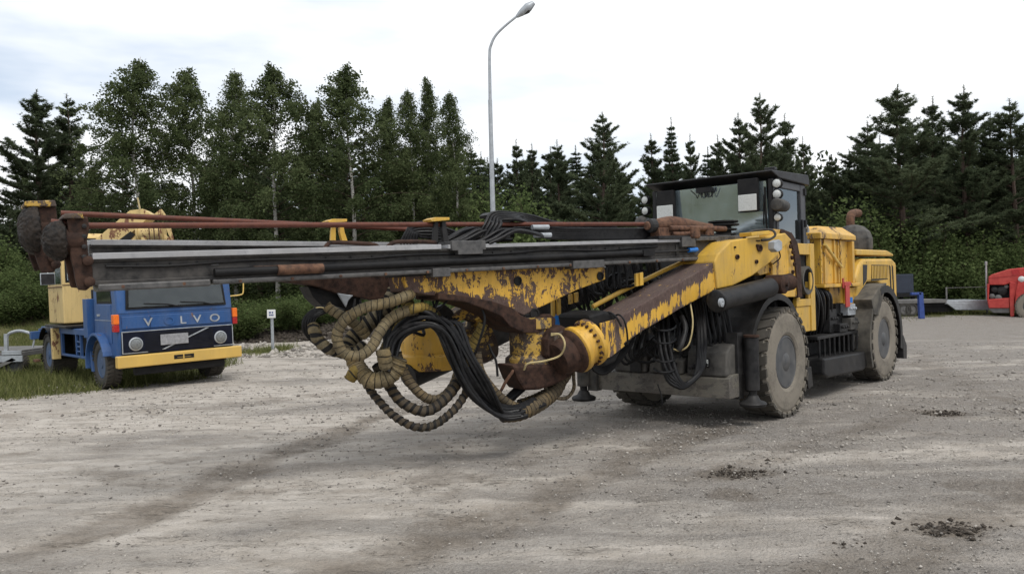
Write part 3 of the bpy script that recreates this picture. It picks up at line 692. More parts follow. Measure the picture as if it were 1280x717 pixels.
n = 9000; gx = rng.uniform(-12, 2.5, n); gy = 28.3+rng.random(n)*3.2; sz = .02+.13*rng.random(n)**2.5; k = hnoise(gx, gy, 1.1, 95) > .3; gx, gy, sz = gx[k], gy[k], sz[k]
o = stone_soup('bank_soil', np.stack([gx, gy, hgt(gx, gy)+sz*.2], 1), sz, M['soil']); tag(o, 'lumpy brown earth on the face of the bank behind the white sign', 'earth', kind='stuff')
cl = []
for (cx, cy), r_, s_ in PUD[:3]:
    m_ = int(150*s_); cl.append(np.stack([cx+rng.normal(size=m_)*r_*.45, cy+rng.normal(size=m_)*r_*.35], 1))
for k_ in range(26): cl.append(np.array([G2(865+k_*4.2+rng.normal()*4, 598-k_*.9+rng.normal()*2.5)]))
for k_ in range(18): cl.append(np.array([G2(1040+k_*2.5+rng.normal()*4, 686-k_*.6+rng.normal()*3)]))
cl = np.vstack(cl); sz = .006+.020*rng.random(len(cl))**2.5
o = stone_soup('mud_clods', np.stack([cl[:, 0], cl[:, 1], hgt(cl[:, 0], cl[:, 1])+sz*.1-.01], 1), sz, M['soil']); tag(o, 'dark crumbled mud clods dropped on the gravel', 'mud', kind='stuff')

# ================================================================== DRILL RIG
FWD = math.radians(221); fw = Vector((math.sin(FWD), math.cos(FWD), 0)); AA = -fw; NN = Vector((AA.y, -AA.x, 0)); OO = Vector((2.60, 11.07, 0)); ZZ = Vector((0, 0, 1))
rig = root('drill_rig', OO, 'long yellow and black mining drill rig with two rusty feed beams on the gravel yard', 'drill rig')
def ML(a, n, z): return OO + AA*a + NN*n + ZZ*z
def mbox(mb, a0, a1, n0, n1, z0, z1, m=0, taper=None): return mb.box(ML((a0+a1)/2, (n0+n1)/2, (z0+z1)/2), (AA, NN, ZZ), (abs(a1-a0)/2, abs(n1-n0)/2, abs(z1-z0)/2), m, taper)
def mprism(mb, az, n0, n1, m=0): return mb.prism([ML(a, n0, z) for a, z in az], NN*(n1-n0), m)
def part(mb, name, m, parent=rig, bevel=.008, smooth=False, label=None): return mb.build(name, [M[x] for x in m] if isinstance(m, (list, tuple)) else M[m], parent, bevel, smooth, label)

def wheel(parent, c, axis, R, Wt, rimr, name='wheel', lugs=26, label=None, rimm='rim', side='side'):
    """axis points outwards; c = centre of the outer face"""
    axis = axis.normalized(); a = axis.orthogonal().normalized(); b = axis.cross(a)
    h = MB(); h.lathe(c, axis, [(0, -.01), (rimr*.30, -.015), (rimr*.42, -.05), (rimr*.46, -.10), (rimr*.5, -.16)], 24)
    for k in range(10):
        an = k*PI/5; q = c+axis*-.125+(a*math.cos(an)+b*math.sin(an))*rimr*.60; h.lathe(q, axis, [(.014, 0), (.014, .03), (0, .034)], 6)
    for k in range(12):
        an = (k+.5)*PI/6; q = c+axis*-.142+(a*math.cos(an)+b*math.sin(an))*rimr*.68; h.lathe(q, axis, [(.02, 0), (.02, .02), (0, .024)], 6)
    hub = h.build(name, M[rimm], parent, 0, True, label)
    r = MB(); r.lathe(c, axis, [(rimr*1.03, -.03), (rimr*.97, -.022), (rimr*.93, -.05), (rimr*.88, -.10), (rimr*.76, -.14), (rimr*.5, -.14), (rimr*.42, -.16), (rimr*.42, -.20), (rimr*.9, -.2), (rimr*1.03, -.2)], 40)
    r.build('rim', M[rimm], hub, 0, True)
    t = MB(); s_ = Wt
    prof = [(rimr*1.0, -.045), (rimr*1.06, -.02), (rimr*1.16, -.004), (R*.74, 0), (R*.86, -.006), (R*.915, -.022), (R*.965, -.05), (R*.975, -.06), (R*.98, -.13), (R*.985, -s_/2),
            (R*.98, -s_+.13), (R*.975, -s_+.06), (R*.965, -s_+.05), (R*.915, -s_+.02), (R*.8, -s_), (rimr*1.1, -s_+.01), (rimr, -s_+.05)]
    ms = [1, 1, 1, 1, 1, 1, 1, 0, 0, 0, 0, 0, 1, 1, 1, 1]
    t.lathe(c, axis, prof, 64, ms=ms)
    for k in range(lugs):
        for sd_ in (0, 1):
            an = 2*PI*(k+.5*sd_)/lugs; rd_ = a*math.cos(an)+b*math.sin(an); tg = axis.cross(rd_)
            off = -s_*.25+.012 if sd_ == 0 else -s_*.75-.012
            t.box(c+axis*off+rd_*R*.975, ((axis*1+tg*(.35 if sd_ else -.35)).normalized(), tg, rd_), (s_*.25, R*PI/lugs*.62, R*.028), 0)
            t.box(c+axis*(-.030 if sd_ == 0 else -s_+.030)+rd_*R*.945, (axis, tg, rd_), (.022, R*PI/lugs*.62, R*.032), 1 if sd_ == 0 else 0)
    ty = t.build('tyre', [M['tread'], M[side]], hub, 0, False); 
    return hub
wheel(rig, ML(0, 1.22, .70), NN, .70, .42, .33, label='dusty front wheel on the near side')
wheel(rig, ML(0, -1.12, .70), -NN, .70, .42, .33, label='dark front wheel on the far side under the frame')
wheel(rig, ML(4.39, 1.14, .71), NN, .71, .42, .33, label='dusty rear wheel on the near side')
wheel(rig, ML(4.39, -1.14, .71), -NN, .71, .42, .33, label='rear wheel on the far side, hidden by the frame')
for a_ in (0, 4.39):
    b = MB(); b.tube([ML(a_, -.85, .70), ML(a_, .85, .70)], .13, 16, smooth=1); mbox(b, a_-.22, a_+.22, -.25, .25, .5, .95); part(b, 'axle', 'black', smooth=True)

# --- front frame
b = MB(); mprism(b, [(-1.18,.42), (-1.18,.70), (-.95,.95), (-.7,1.05), (1.35,1.08), (1.35,.5), (.2,.42)], -.66, .66); part(b, 'front_frame', 'black')
b = MB(); mprism(b, [(-1.27,.36), (-1.27,.60), (-1.17,.64), (-.55,.64), (-.55,.36)], -.98, 1.02); part(b, 'lower_frame_plate', 'pale', label='scraped cream and grey lower edge of the front frame')
b = MB()
for n0, n1, zt in ((-.60, -.12, .93), (-.08, .40, .86), (.46, .98, .98)):
    mprism(b, [(-1.265,.62), (-1.24,zt-.08), (-1.12,zt), (-.86,zt+.04), (-.72,.64)], n0, n1)
part(b, 'front_casting', 'grey', bevel=.02, label='dusty grey sloping casting between the jacks')
b = MB(); mprism(b, [(-1.285,.62), (-1.285,.92), (-1.27,.92), (-1.27,.62)], -.35, -.18); part(b, 'front_bracket', 'dark')
b = MB()
b.prism([ML(-1.14, .0, .66), ML(-1.14, .95, .66), ML(-1.14, .95, .78), ML(-1.14, .72, 1.0), ML(-1.14, .2, .93)], AA*.1); part(b, 'sloped_plate', 'dark')
def work_lamp(c, ax_out, up, wd, ht, parent=rig, name='work_light', hood=.0, dep=.07, hm='black'):
    ax_out = ax_out.normalized(); rt = up.cross(ax_out).normalized(); h = MB()
    h.box(c-ax_out*dep*.5+up*hood*.5, (rt, up, ax_out), (wd/2+.012, ht/2+.014+hood*.5, dep/2)); o = h.build(name, M[hm], parent, .012)
    l = MB(); l.box(c+ax_out*.006, (rt, up, ax_out), (wd/2, ht/2, .009)); l.build('lens', M['lampw'], o, .008); return o
work_lamp(ML(-1.30, -.62, .80), -AA+Vector((0,0,-.1)), ZZ, .10, .12)
work_lamp(ML(-1.28, .72, .78), -AA, ZZ, .08, .08)
work_lamp(ML(-.75, .98, .86), (-AA+NN*.3), ZZ, .08, .09)
# jacks
for n_, a_, z0, lb in ((1.12, -.86, .27, 'near support jack'), (-1.05, -1.34, .24, 'far support jack')):
    b = MB(); c = ML(a_, n_, 0)
    b.tube([c+ZZ*(z0+.16), c+ZZ*(z0+.80 if n_ > 0 else z0+.42)], .085, 20, smooth=1); 
    if n_ > 0: mbox(b, a_-.16, a_-.02, n_-.26, n_-.10, z0+.06, z0+.86)
    else: mbox(b, a_+.02, a_+.14, n_+.05, n_+.2, z0+.1, z0+.5)
    j = b.build('support_jack', M['dark' if n_ > 0 else 'grey'], rig, .006, True, lb)
    b = MB(); b.tube([c+ZZ*(z0+.08), c+ZZ*(z0+.17)], .05, 16, smooth=1); b.lathe(c+ZZ*z0, ZZ, [(.10, -.04), (.155, -.03), (.165, 0), (.15, .02), (.09, .045), (.06, .10)], 24); b.build('jack_foot', M['dark'], j, 0, True)
    if n_ > 0:
        b = MB(); b.tube([c+ZZ*(z0+.80), c+ZZ*(z0+.83)], .095, 20, smooth=1); b.build('jack_cap', M['rust'], j, .004, True)
# fenders
def arc_fender(ac, R, n0, n1, a0, a1, th=.02, zc=.70, m=0, lip=.05):
    b = MB(); k = 26; vs = []; 
    for i in range(k+1):
        an = a0+(a1-a0)*i/k; ca, sa = math.cos(an), math.sin(an)
        for r_, n_ in ((R, n0), (R+th, n0), (R+th, n1+.005), (R-lip, n1+.005), (R-lip, n1-.015), (R, n1-.015)): vs.append(ML(ac-ca*r_, n_, zc+sa*r_))
    fs = []
    for i in range(k):
        for j in range(6): j2 = (j+1) % 6; fs.append((i*6+j, i*6+j2, (i+1)*6+j2, (i+1)*6+j))
    fs += [tuple(range(6)), tuple(k*6+j for j in range(6))]
    return b.add(vs, fs)
arc_fender(0, .86, .60, 1.10, math.radians(-20), math.radians(185), lip=.06).build('front_fender', M['fender'], rig, 0, False, 'black front fender over the near wheel')
arc_fender(0, .84, -1.10, -.60, math.radians(20), math.radians(175), lip=.04).build('front_fender', M['fender'], rig, 0, False)
arc_fender(4.39, .88, .55, 1.16, math.radians(-28), math.radians(70), zc=.71, lip=.05).build('rear_fender', M['fender2'], rig, 0, False, 'dusty brown front half of the rear fender')
arc_fender(4.39, .89, .50, 1.17, math.radians(70), math.radians(195), zc=.71, lip=.10).build('rear_fender', M['fender'], rig, 0, False, 'black rear half of the rear fender')
b = MB(); b.prism([ML(5.26, 1.02, .70), ML(5.30, 1.02, .30), ML(5.50, 1.02, .28), ML(5.52, 1.02, .52), ML(5.32, 1.02, .72)], NN*.16); part(b, 'mud_flap', 'fender')
b = MB(); b.prism([ML(.82, 1.02, .55), ML(.88, 1.02, .25), ML(1.06, 1.02, .27), ML(1.0, 1.02, .55)], NN*.12); part(b, 'mud_flap', 'fender')
b = MB(); b.prism([ML(3.60, 1.17, 1.40), ML(3.72, 1.17, 1.15), ML(3.95, 1.17, 1.12), ML(4.25, 1.17, 1.45), ML(4.45, 1.17, 1.66), ML(4.1, 1.17, 1.62)], NN*-.5); part(b, 'fender_flap', 'fender2')

# --- rear frame and machinery
b = MB(); mbox(b, 1.35, 2.0, -.35, .35, .45, 1.15); mbox(b, 1.9, 5.95, -.62, .62, .42, 1.25); mbox(b, 3.4, 3.7, -.9, .9, .5, 1.2); part(b, 'rear_frame', 'black')
b = MB(); mprism(b, [(1.66,.36), (1.66,.60), (3.55,.56), (3.60,.30), (3.4,.26), (1.8,.30)], .45, 1.08); part(b, 'step', 'dark', bevel=.03, label='low black boarding step between the wheels')
b = MB(); mbox(b, 1.7, 3.5, .35, .98, .86, .91); part(b, 'catwalk', 'dark')
b = MB()
for k in range(9): b = MB(); b.tube([ML(1.75+k*.21, .98, .60), ML(1.75+k*.21, .98, .86)], .016, 6, smooth=1); part(b, 'rail_post', 'dark', bevel=0)
rs = random.Random(3)
for a0, a1, n0, n1, z0, z1, m_ in ((2.45,2.75,.45,.90,.92,1.28,'dark'), (2.85,3.2,.4,.86,.92,1.36,'black'), (3.1,3.45,.6,1.0,.93,1.12,'grey'), (3.05,3.40,.78,.98,1.16,1.34,'galv'), (1.9,2.3,.3,.75,.92,1.6,'black'), (2.35,2.95,.25,.7,1.2,1.62,'black'), (3.4,3.62,.70,.95,.6,.95,'grey'), (2.6,2.95,.7,1.0,.92,1.05,'dark')):
    b = MB(); mbox(b, a0, a1, n0, n1, z0, z1)
    for k in range(3): b.tube([ML(a0+(a1-a0)*(.2+.3*k), n1, z0+(z1-z0)*.6), ML(a0+(a1-a0)*(.2+.3*k), n1+.04, z0+(z1-z0)*.6)], .025, 8, smooth=1)
    part(b, 'hydraulic_unit', m_, bevel=.012)
b = MB(); b.tube([ML(3.2,.95,1.36), ML(3.2,.95,1.45)], .05, 12, smooth=1); part(b, 'blue_cap', 'bl', bevel=0, smooth=True)
# side machinery dark backdrop behind door frame
b = MB(); mbox(b, 1.42, 2.05, -.6, .62, 1.1, 2.42); mbox(b, 1.46, 1.72, .2, .86, 1.7, 2.40); part(b, 'tank', 'cabg', label='dark tank behind the cab')
for k in range(7):
    a_ = 1.62+k*.13; b = MB(); b.tube([ML(a_, .75, 1.9-.05*k), ML(a_+.05, .88+.03*rs.random(), 1.5), ML(a_+.15+.1*rs.random(), .85, 1.15), ML(a_+.4, .7, .8)], .03, 8, smooth=4); part(b, 'hydraulic_hose', 'rubber', bevel=0, smooth=True)
for k in range(3):
    b = MB(); b.tube([ML(1.5+.1*k, .62, 2.38), ML(1.62+.12*k, .66, 2.62-.04*k), ML(1.85+.1*k, .6, 2.50), ML(2.02+.05*k, .5, 2.3)], .022, 8, smooth=5); part(b, 'hydraulic_hose', 'rubber', bevel=0, smooth=True)
b = MB(); b.tube([ML(1.98,.72,2.30), ML(1.96,.72,2.5), ML(2.03,.72,2.56), ML(2.1,.72,2.5), ML(2.1,.72,2.30)], .028, 10, smooth=4); part(b, 'lifting_eye', 'galv', bevel=0, smooth=True)

# --- yellow cabinet with cap
b = MB(); mbox(b, 2.12, 2.95, .34, .88, 1.68, 2.36)
for a_ in (2.14, 2.30, 2.72, 2.90): mbox(b, a_-.02, a_+.02, .88, .905, 1.68, 2.36)
mbox(b, 2.92, 3.62, .30, .84, 1.68, 2.36); mbox(b, 3.0, 3.05, .84, .90, 1.68, 2.36); mbox(b, 3.5, 3.6, .84, .92, 1.68, 2.36)
for z_ in (1.85, 1.95, 2.05, 2.15, 2.25): b.lathe(ML(2.14,.905,z_), NN, [(.012,0),(.012,.01),(0,.012)], 6); b.lathe(ML(2.90,.905,z_), NN, [(.012,0),(.012,.01),(0,.012)], 6)
cabt = part(b, 'filter_cabinet', 'yellow', bevel=.012, label='yellow filter cabinet with a sloped cap behind the cab')
b = MB(); vs = [ML(a, n, z) for a, n, z in ((2.06,.26,2.36),(3.66,.26,2.38),(3.66,.93,2.38),(2.06,.93,2.36),(2.06,.26,2.46),(3.66,.26,2.47),(3.66,.93,2.45),(2.06,.93,2.45),(2.35,.40,2.58),(3.45,.40,2.60),(3.45,.78,2.59),(2.35,.78,2.57))]
b.add(vs, [(3,2,1,0),(0,1,5,4),(1,2,6,5),(2,3,7,6),(3,0,4,7),(4,5,9,8),(5,6,10,9),(6,7,11,10),(7,4,8,11),(8,9,10,11)]); b.build('cap', M['yellow'], cabt, .01)
b = MB(); b.tube([ML(2.22,.93,2.28), ML(2.85,.93,1.97), ML(2.95,.93,1.94)], .024, 8, smooth=2); b.build('strut', M['yplas'], cabt, 0, True)
b = MB(); mbox(b, 2.10, 3.75, .3, .96, 1.62, 1.675); mbox(b, 2.75, 3.9, .35, .80, 1.30, 1.62); mbox(b, 3.35, 3.85, .8, .88, 1.28, 1.60); part(b, 'lower_cabinet', 'yellow', bevel=.01)
b = MB(); mbox(b, 2.92, 3.10, .975, .995, 1.30, 1.66); mbox(b, 2.86, 3.16, .975, .998, 1.64, 1.70); mbox(b, 2.82, 2.86, .97, .99, 1.60, 1.76); part(b, 'red_strap', 'red', bevel=.004, label='bright red strap hanging from the yellow cabinet')
# --- hood
b = MB(); mprism(b, [(3.72,1.28), (3.72,1.75), (3.92,1.98), (4.15,2.08), (5.75,2.10), (6.0,2.02), (6.02,1.15), (5.45,1.15), (5.25,1.50), (4.9,1.68), (4.3,1.68), (3.95,1.50), (3.80,1.26)], -.88, .90)
hood = part(b, 'engine_hood', 'hood', bevel=.05, label='rounded yellow engine hood')
b = MB(); mprism(b, [(3.90,2.14), (3.90,2.24), (5.60,2.25), (5.98,2.19), (6.0,2.15)], -.80, .86); part(b, 'hood_top', 'hood', hood, bevel=.02)
b = MB()
for a0, a1 in ((4.05, 4.25), (4.5, 5.45)):
    b.prism([ML(a0, .893, 1.70 if a0 > 4.2 else 1.62), ML(a1, .893, 1.72), ML(a1+.05, .893, 1.98), ML(a0+.02, .893, 1.98)], NN*.012)
b.build('vent_grille', M['dark'], hood, .004)
b = MB()
for k in range(11): mbox(b, 4.52+k*.085, 4.56+k*.085, .903, .913, 1.735, 1.965)
b.build('vent_slat', M['hood'], hood, 0)
b = MB()
for a_ in (5.62, 5.78): b.prism([ML(a_, .895, 1.3), ML(a_+.05, .895, 1.3), ML(a_+.0, .895, 1.95), ML(a_-.07, .895, 1.98)], NN*.012)
b.build('hood_seam', M['black'], hood, 0)
# exhaust
b = MB(); b.lathe(ML(5.3,.35,0), ZZ, [(.30,2.15),(.34,2.30),(.34,2.48),(.30,2.60),(.20,2.70),(.08,2.74)], 10); mf = part(b, 'muffler', 'grey', bevel=.01, label='faceted grey muffler on the hood')
b = MB(); b.tube([ML(5.35,.30,2.68), ML(5.35,.30,2.86), ML(5.42,.30,2.95), ML(5.60,.32,2.98), ML(5.72,.33,2.98)], .075, 16, smooth=5); b.build('exhaust_pipe', M['rust2'], mf, 0, True)

# --- cab
CA0, CA1, CN0, CN1, CZ0, CZ1 = .26, 1.42, -.88, .96, 1.12, 3.16
cab = MB()
for a_, n_ in ((CA0, CN0), (CA0, CN1-.07), (CA1-.09, CN0), (CA1-.09, CN1-.07)): mbox(cab, a_, a_+.09, n_, n_+.07, CZ0, CZ1-.05)
mbox(cab, CA0, CA1, CN0, CN0+.04, CZ0, 2.05); mbox(cab, CA1-.05, CA1-.02, CN0+.07, CN1-.07, CZ0, 2.2); mbox(cab, CA1-.05, CA1-.02, CN0+.07, CN1-.07, 2.95, CZ1-.05)
mbox(cab, CA0+.02, CA0+.06, CN0+.07, CN1-.07, CZ0, 2.12); mbox(cab, CA0, CA1, CN0+.05, CN1-.05, CZ0-.02, CZ0+.03)
cabo = part(cab, 'cab', 'cab', bevel=.015, label='black operator cab with a flat roof')
b = MB(); b.prism([ML(CA0-.10, CN0-.04, 3.185), ML(CA0-.10, CN0-.04, 3.21), ML(CA1+.02, CN0-.04, 3.25), ML(CA1+.06, CN0-.04, 3.18), ML(CA1+.06, CN0-.04, 3.10), ML(CA0+.15, CN0-.04, 3.12)], NN*(CN1-CN0+.08))
mbox(b, CA0+.2, CA0+.3, CN1-.2, CN1-.05, 3.24, 3.29); b.build('roof', M['cab'], cabo, .02)
b = MB(); b.prism([ML(CA0+.05, CN0+.08, 2.12), ML(CA0+.05, CN1-.08, 2.12), ML(CA0-.02, CN1-.08, 3.08), ML(CA0-.02, CN0+.08, 3.08)], AA*.008); b.build('windscreen', M['glass'], cabo)
b = MB(); b.prism([ML(CA1-.04, CN0+.1, 2.2), ML(CA1-.04, CN1-.1, 2.2), ML(CA1-.04, CN1-.1, 2.95), ML(CA1-.04, CN0+.1, 2.95)], AA*.008); b.build('rear_window', M['glass'], cabo)
b = MB(); b.prism([ML(CA0+.1, CN0+.02, 2.05), ML(CA1-.1, CN0+.02, 2.05), ML(CA1-.1, CN0+.02, 3.08), ML(CA0+.1, CN0+.02, 3.08)], NN*.008); b.build('side_window', M['glassd'], cabo)
# door, near side
d_ = MB(); dz0, dz1 = 2.22, 3.10
mbox(d_, CA0+.12, CA0+.20, CN1-.05, CN1, dz0, dz1); mbox(d_, CA1-.20, CA1-.05, CN1-.05, CN1+.005, 1.2, dz1); mbox(d_, CA0+.20, CA1-.20, CN1-.05, CN1, dz1-.10, dz1); mbox(d_, CA0+.20, CA1-.20, CN1-.05, CN1, dz0, dz0+.1)
door = part(d_, 'cab_door', 'cabg', cabo, bevel=.01)
b = MB(); mbox(b, CA0+.20, CA1-.20, CN1-.035, CN1-.025, dz0+.1, dz1-.10); b.build('side_window', M['glassd'], cabo)
b = MB()
for z_ in (2.5, 2.95): mbox(b, CA1-.10, CA1-.04, CN1, CN1+.03, z_, z_+.10)
mbox(b, CA1-.22, CA1-.18, CN1+.005, CN1+.03, 2.25, 2.6); b.build('door_hinge', M['black'], door, .004)
# lower yellow door frame
b = MB(); mbox(b, .72, .86, .985, 1.04, 1.05, 2.24) if False else None
mbox(b, 1.30, 1.46, .985, 1.05, 1.02, 2.26); mbox(b, .72, 1.30, .985, 1.045, 2.10, 2.255); mbox(b, .78, 1.30, .985, 1.045, 1.38, 1.48); mbox(b, .80, 1.30, .985, 1.03, 1.02, 1.38); mbox(b, 1.24, 1.30, .985, 1.035, 1.48, 1.72); mbox(b, .80, .92, .985, 1.04, 1.48, 2.10); mbox(b, 1.22, 1.34, 1.045, 1.075, 1.60, 1.85)
part(b, 'door_frame', 'hood', bevel=.008, label='yellow lower door frame beside the cab')
b = MB(); mbox(b, .92, 1.24, .93, .98, 1.3, 2.1); part(b, 'dark_panel', 'black')
b = MB(); b.lathe(ML(1.13,.98,1.74), NN, [(.19,-.3),(.20,.05),(.20,.10),(.165,.10),(.15,.02),(.14,-.1),(0,-.12)], 28); part(b, 'air_duct', 'grey', bevel=0, smooth=True, label='round grey duct opening below the cab')
# cab lamps
def round_lamp(c, ax, r):
    ax = ax.normalized(); h = MB(); h.lathe(c, ax, [(r*.6,-.08),(r*1.05,-.06),(r*1.1,.01),(r*1.0,.02),(r*.95,.008),(0,.006)], 22); o = h.build('work_light', M['black'], cabo, 0, True)
    l = MB(); l.lathe(c+ax*.008, ax, [(r*.93,0),(r*.8,.012),(r*.4,.022),(0,.024)], 22); l.build('lens', M['lampw'], o, 0, True)
for n_, z_, s_ in ((1.03,3.03,.062), (1.03,2.89,.062), (1.03,2.58,.052)): round_lamp(ML(CA0-.02, n_, z_), -AA+NN*.1, s_)
for n_, z_ in ((-.99,2.99), (-.99,2.83)): round_lamp(ML(CA0-.02, n_, z_), -AA-NN*.1, .062)
b = MB(); b.lathe(ML(CA0-.05,1.06,2.74), (-AA+NN*.1).normalized(), [(.02,-.28),(.075,-.26),(.085,-.1),(.085,.08),(.07,.10),(0,.11)], 20); b.build('horn', M['grey'], cabo, 0, True)
b = MB(); b.lathe(ML(CA0-.05,-1.04,2.66), (-AA).normalized(), [(.02,-.12),(.075,-.08),(.10,-.0),(.08,.06),(.04,.09),(0,.10)], 20); b.build('horn', M['grey'], cabo, 0, True)
for n_ in (-.60, .66): work_lamp(ML(CA0-.12, n_, 2.80 if n_ > 0 else 2.76), -AA, ZZ, .26, .22, cabo, hood=.20, hm='black')
# interior
b = MB(); mbox(b, .95, 1.1, -.30, .25, 1.7, 2.60); mbox(b, .6, 1.1, -.32, .27, 1.6, 1.75); mbox(b, .98, 1.08, -.17, .10, 2.6, 2.85); b.build('seat', M['seat'], cabo, .05)
b = MB(); mbox(b, .42, .62, .30, .6, 1.2, 2.35, taper=.8); mbox(b, .40, .5, .35, .55, 2.30, 2.5); b.build('control_console', M['cabg'], cabo, .02)
b = MB(); mbox(b, CA0-.12, CA0-.02, -.1, .12, 3.0, 3.07)
for k in range(4): b.tube([ML(CA0-.09, -.06+k*.05, 3.02), ML(CA0-.11, -.08+k*.06, 2.93), ML(CA0-.09, -.12+k*.09, 2.98), ML(CA0-.08, -.2+k*.13, 3.05)], .007, 6, smooth=4)
b.build('cable_loom', M['rubber'], cabo, 0)
b = MB(); b.tube([ML(CA0-.01,.88,2.12), ML(CA0-.04,.87,3.0)], .012, 6, smooth=1); b.tube([ML(CA0-.01,.83,2.5), ML(CA0-.02,.85,2.9)], .010, 6, smooth=1); b.build('wiper', M['black'], cabo, 0)

# --- boom base bracket (near), cylinders
FB = Fr(ML(0, 1.02, 2), AA, NN)
b = MB(); FB.poly(b, [(958,290),(966,286),(978,287),(987,291),(993,302),(997,318),(998,345),(999,371),(975,371),(962,360),(958,352),(966,345),(966,330),(958,322)], .06, .10)
br = part(b, 'boom_bracket', 'yellow', bevel=.01, label='rusty edged yellow boom hinge bracket')
b = MB(); pts = [(978,286),(990,291),(997,303),(1001,325),(1003,371),(998,372),(996,345),(993,315),(988,299),(976,290)]; FB.poly(b, pts, .08, .22); b.build('bracket_edge', M['rust'], br, .004)
for q in ((984,298),(987,308),(990,315),(989,322),(992,330),(990,340)): b = MB(); c_ = FB.hit(*q, .085); b.lathe(c_, NN, [(.030,0),(.030,.025),(.018,.03),(.015,.015),(0,.015)], 10); b.build('bolt', M['rust'], br, 0, True)
b = MB(); FB.poly(b, [(940,333),(985,326),(990,334),(950,344)], .02, .35); FB.poly(b, [(960,348),(998,348),(999,372),(960,372)], -.06, .4); part(b, 'boom_hinge', 'yellow')
b = MB(); mbox(b, -.35, .35, .35, .95, 1.5, 2.1); mbox(b, -.3, .3, -.95, .35, 1.45, 1.95); part(b, 'boom_console', 'black')

# --- near boom
NBA, NBB = P(771,415,8.78), P(960,313,10.05)
hd_ = (NBB-NBA); FN = Fr(NBA, hd_, (0,-1,0))
def grid_side(mb, F, top, bot, w, thick, wear_fn, nseg=5, m=0):
    """side wall between two pixel polylines (same count), closed box of given thickness, with wear by height fraction"""
    n = len(top); vs = []; wr = []
    for i in range(n):
        a, c_ = F.hit(*top[i], w), F.hit(*bot[i], w)
        for j in range(nseg+1): q = a.lerp(c_, j/nseg); vs.append(q); wr.append(wear_fn(i/(n-1), j/nseg))
    m1 = len(vs)
    for i in range(n):
        a, c_ = F.hit(*top[i], w), F.hit(*bot[i], w)
        for j in range(nseg+1): vs.append(a.lerp(c_, j/nseg)-F.w*thick); wr.append(wear_fn(i/(n-1), 0 if j == 0 else j/nseg) if j else wear_fn(i/(n-1), -1))
    k = nseg+1; fs = []
    for i in range(n-1):
        for j in range(nseg):
            fs.append((i*k+j, i*k+j+1, (i+1)*k+j+1, (i+1)*k+j)); fs.append((m1+i*k+j, m1+(i+1)*k+j, m1+(i+1)*k+j+1, m1+i*k+j+1))
        fs.append((i*k, (i+1)*k, m1+(i+1)*k, m1+i*k)); fs.append((i*k+nseg, m1+i*k+nseg, m1+(i+1)*k+nseg, (i+1)*k+nseg))
    for i in (0, n-1):
        for j in range(nseg): fs.append((i*k+j, m1+i*k+j, m1+i*k+j+1, i*k+j+1))
    return mb.add(vs, fs, m, None, wr)
top = [(758,405),(771,398),(800,381),(825,367),(850,352),(872,340),(893,327)]
bot = [(761,443),(778,431),(804,413),(832,397),(850,386),(872,374),(897,361)]
def wearb(t, f):
    if f < 0: return .22
    k = max(0, min(1, (f-.16)/.34)); return .26-.36*k+.16*max(0, f-.85)/.15-(.10 if t > .9 else 0)
b = MB(); grid_side(b, FN, top, bot, 0, .50, wearb, 8); boom = b.build('boom', M['boomy'], rig, .012, False, 'near boom arm, flaked yellow with a bare brown top')
b = MB(); FN.poly(b, [(893,327),(897,318),(914,301),(930,298),(964,295),(982,291),(990,300),(978,311),(972,320),(958,332),(940,345),(916,357),(897,361)], .03, .56); b.build('boom_root', M['hood'], boom, .015)
for q, r_ in (((949,310),.045), ((921,321),.03), ((945,327),.025), ((946,307),.02), ((918,309),.012)): b = MB(); b.lathe(FN.hit(*q, .03), FN.w, [(r_,0),(r_,.02),(r_*.6,.022),(r_*.55,.005),(0,.005)], 16); b.build('pin', M['rust'], boom, 0, True)
b = MB(); b.tube([FN.hit(741,383,-.50), FN.hit(775,365,-.50), FN.hit(832,337,-.50), FN.hit(870,320,-.5), FN.hit(900,306,-.5)], .028, 8, smooth=2); b.build('edge_rail', M['hood'], boom, 0, True)
b = MB(); FN.poly(b, [(736,394),(756,388),(768,392),(773,402),(776,440),(770,452),(757,458),(748,452),(742,430)], .04, .60); b.build('boom_flange', M['black'], boom, .03)
b = MB(); FN.poly(b, [(750,404),(772,398),(775,420),(781,432),(765,445),(758,448)], .075, .02); b.build('weld_plate', M['boomy'], boom, .003)
ux = FN.u
# flange discs
fc = P(727, 433, 8.52)
b = MB(); ax_ = -ux
b.lathe(fc, ax_, [(.20,-.16),(.255,-.15),(.262,-.10),(.245,-.08),(.22,-.06),(.22,.02),(.25,.04),(.255,.09),(.235,.11),(.10,.12)], 40); fl = b.build('swivel_flange', M['yellow'], rig, 0, True, 'yellow swivel flange ringed with bolts')
b = MB(); b.lathe(fc, ax_, [(.235,.10),(.245,.13),(.225,.16),(.20,.18),(.195,.26),(.17,.34),(.08,.37),(0,.375)], 30); b.build('hub_housing', M['rust'], fl, 0, True); a1_ = ax_.orthogonal().normalized(); b1_ = ax_.cross(a1_)
for k in range(22): b = MB(); an = 2*PI*k/22; b.lathe(fc+ax_*-.08+(a1_*math.cos(an)+b1_*math.sin(an))*.238, ax_, [(.015,0),(.015,.03),(0,.032)], 6); b.build('bolt', M['rust'], fl, 0)
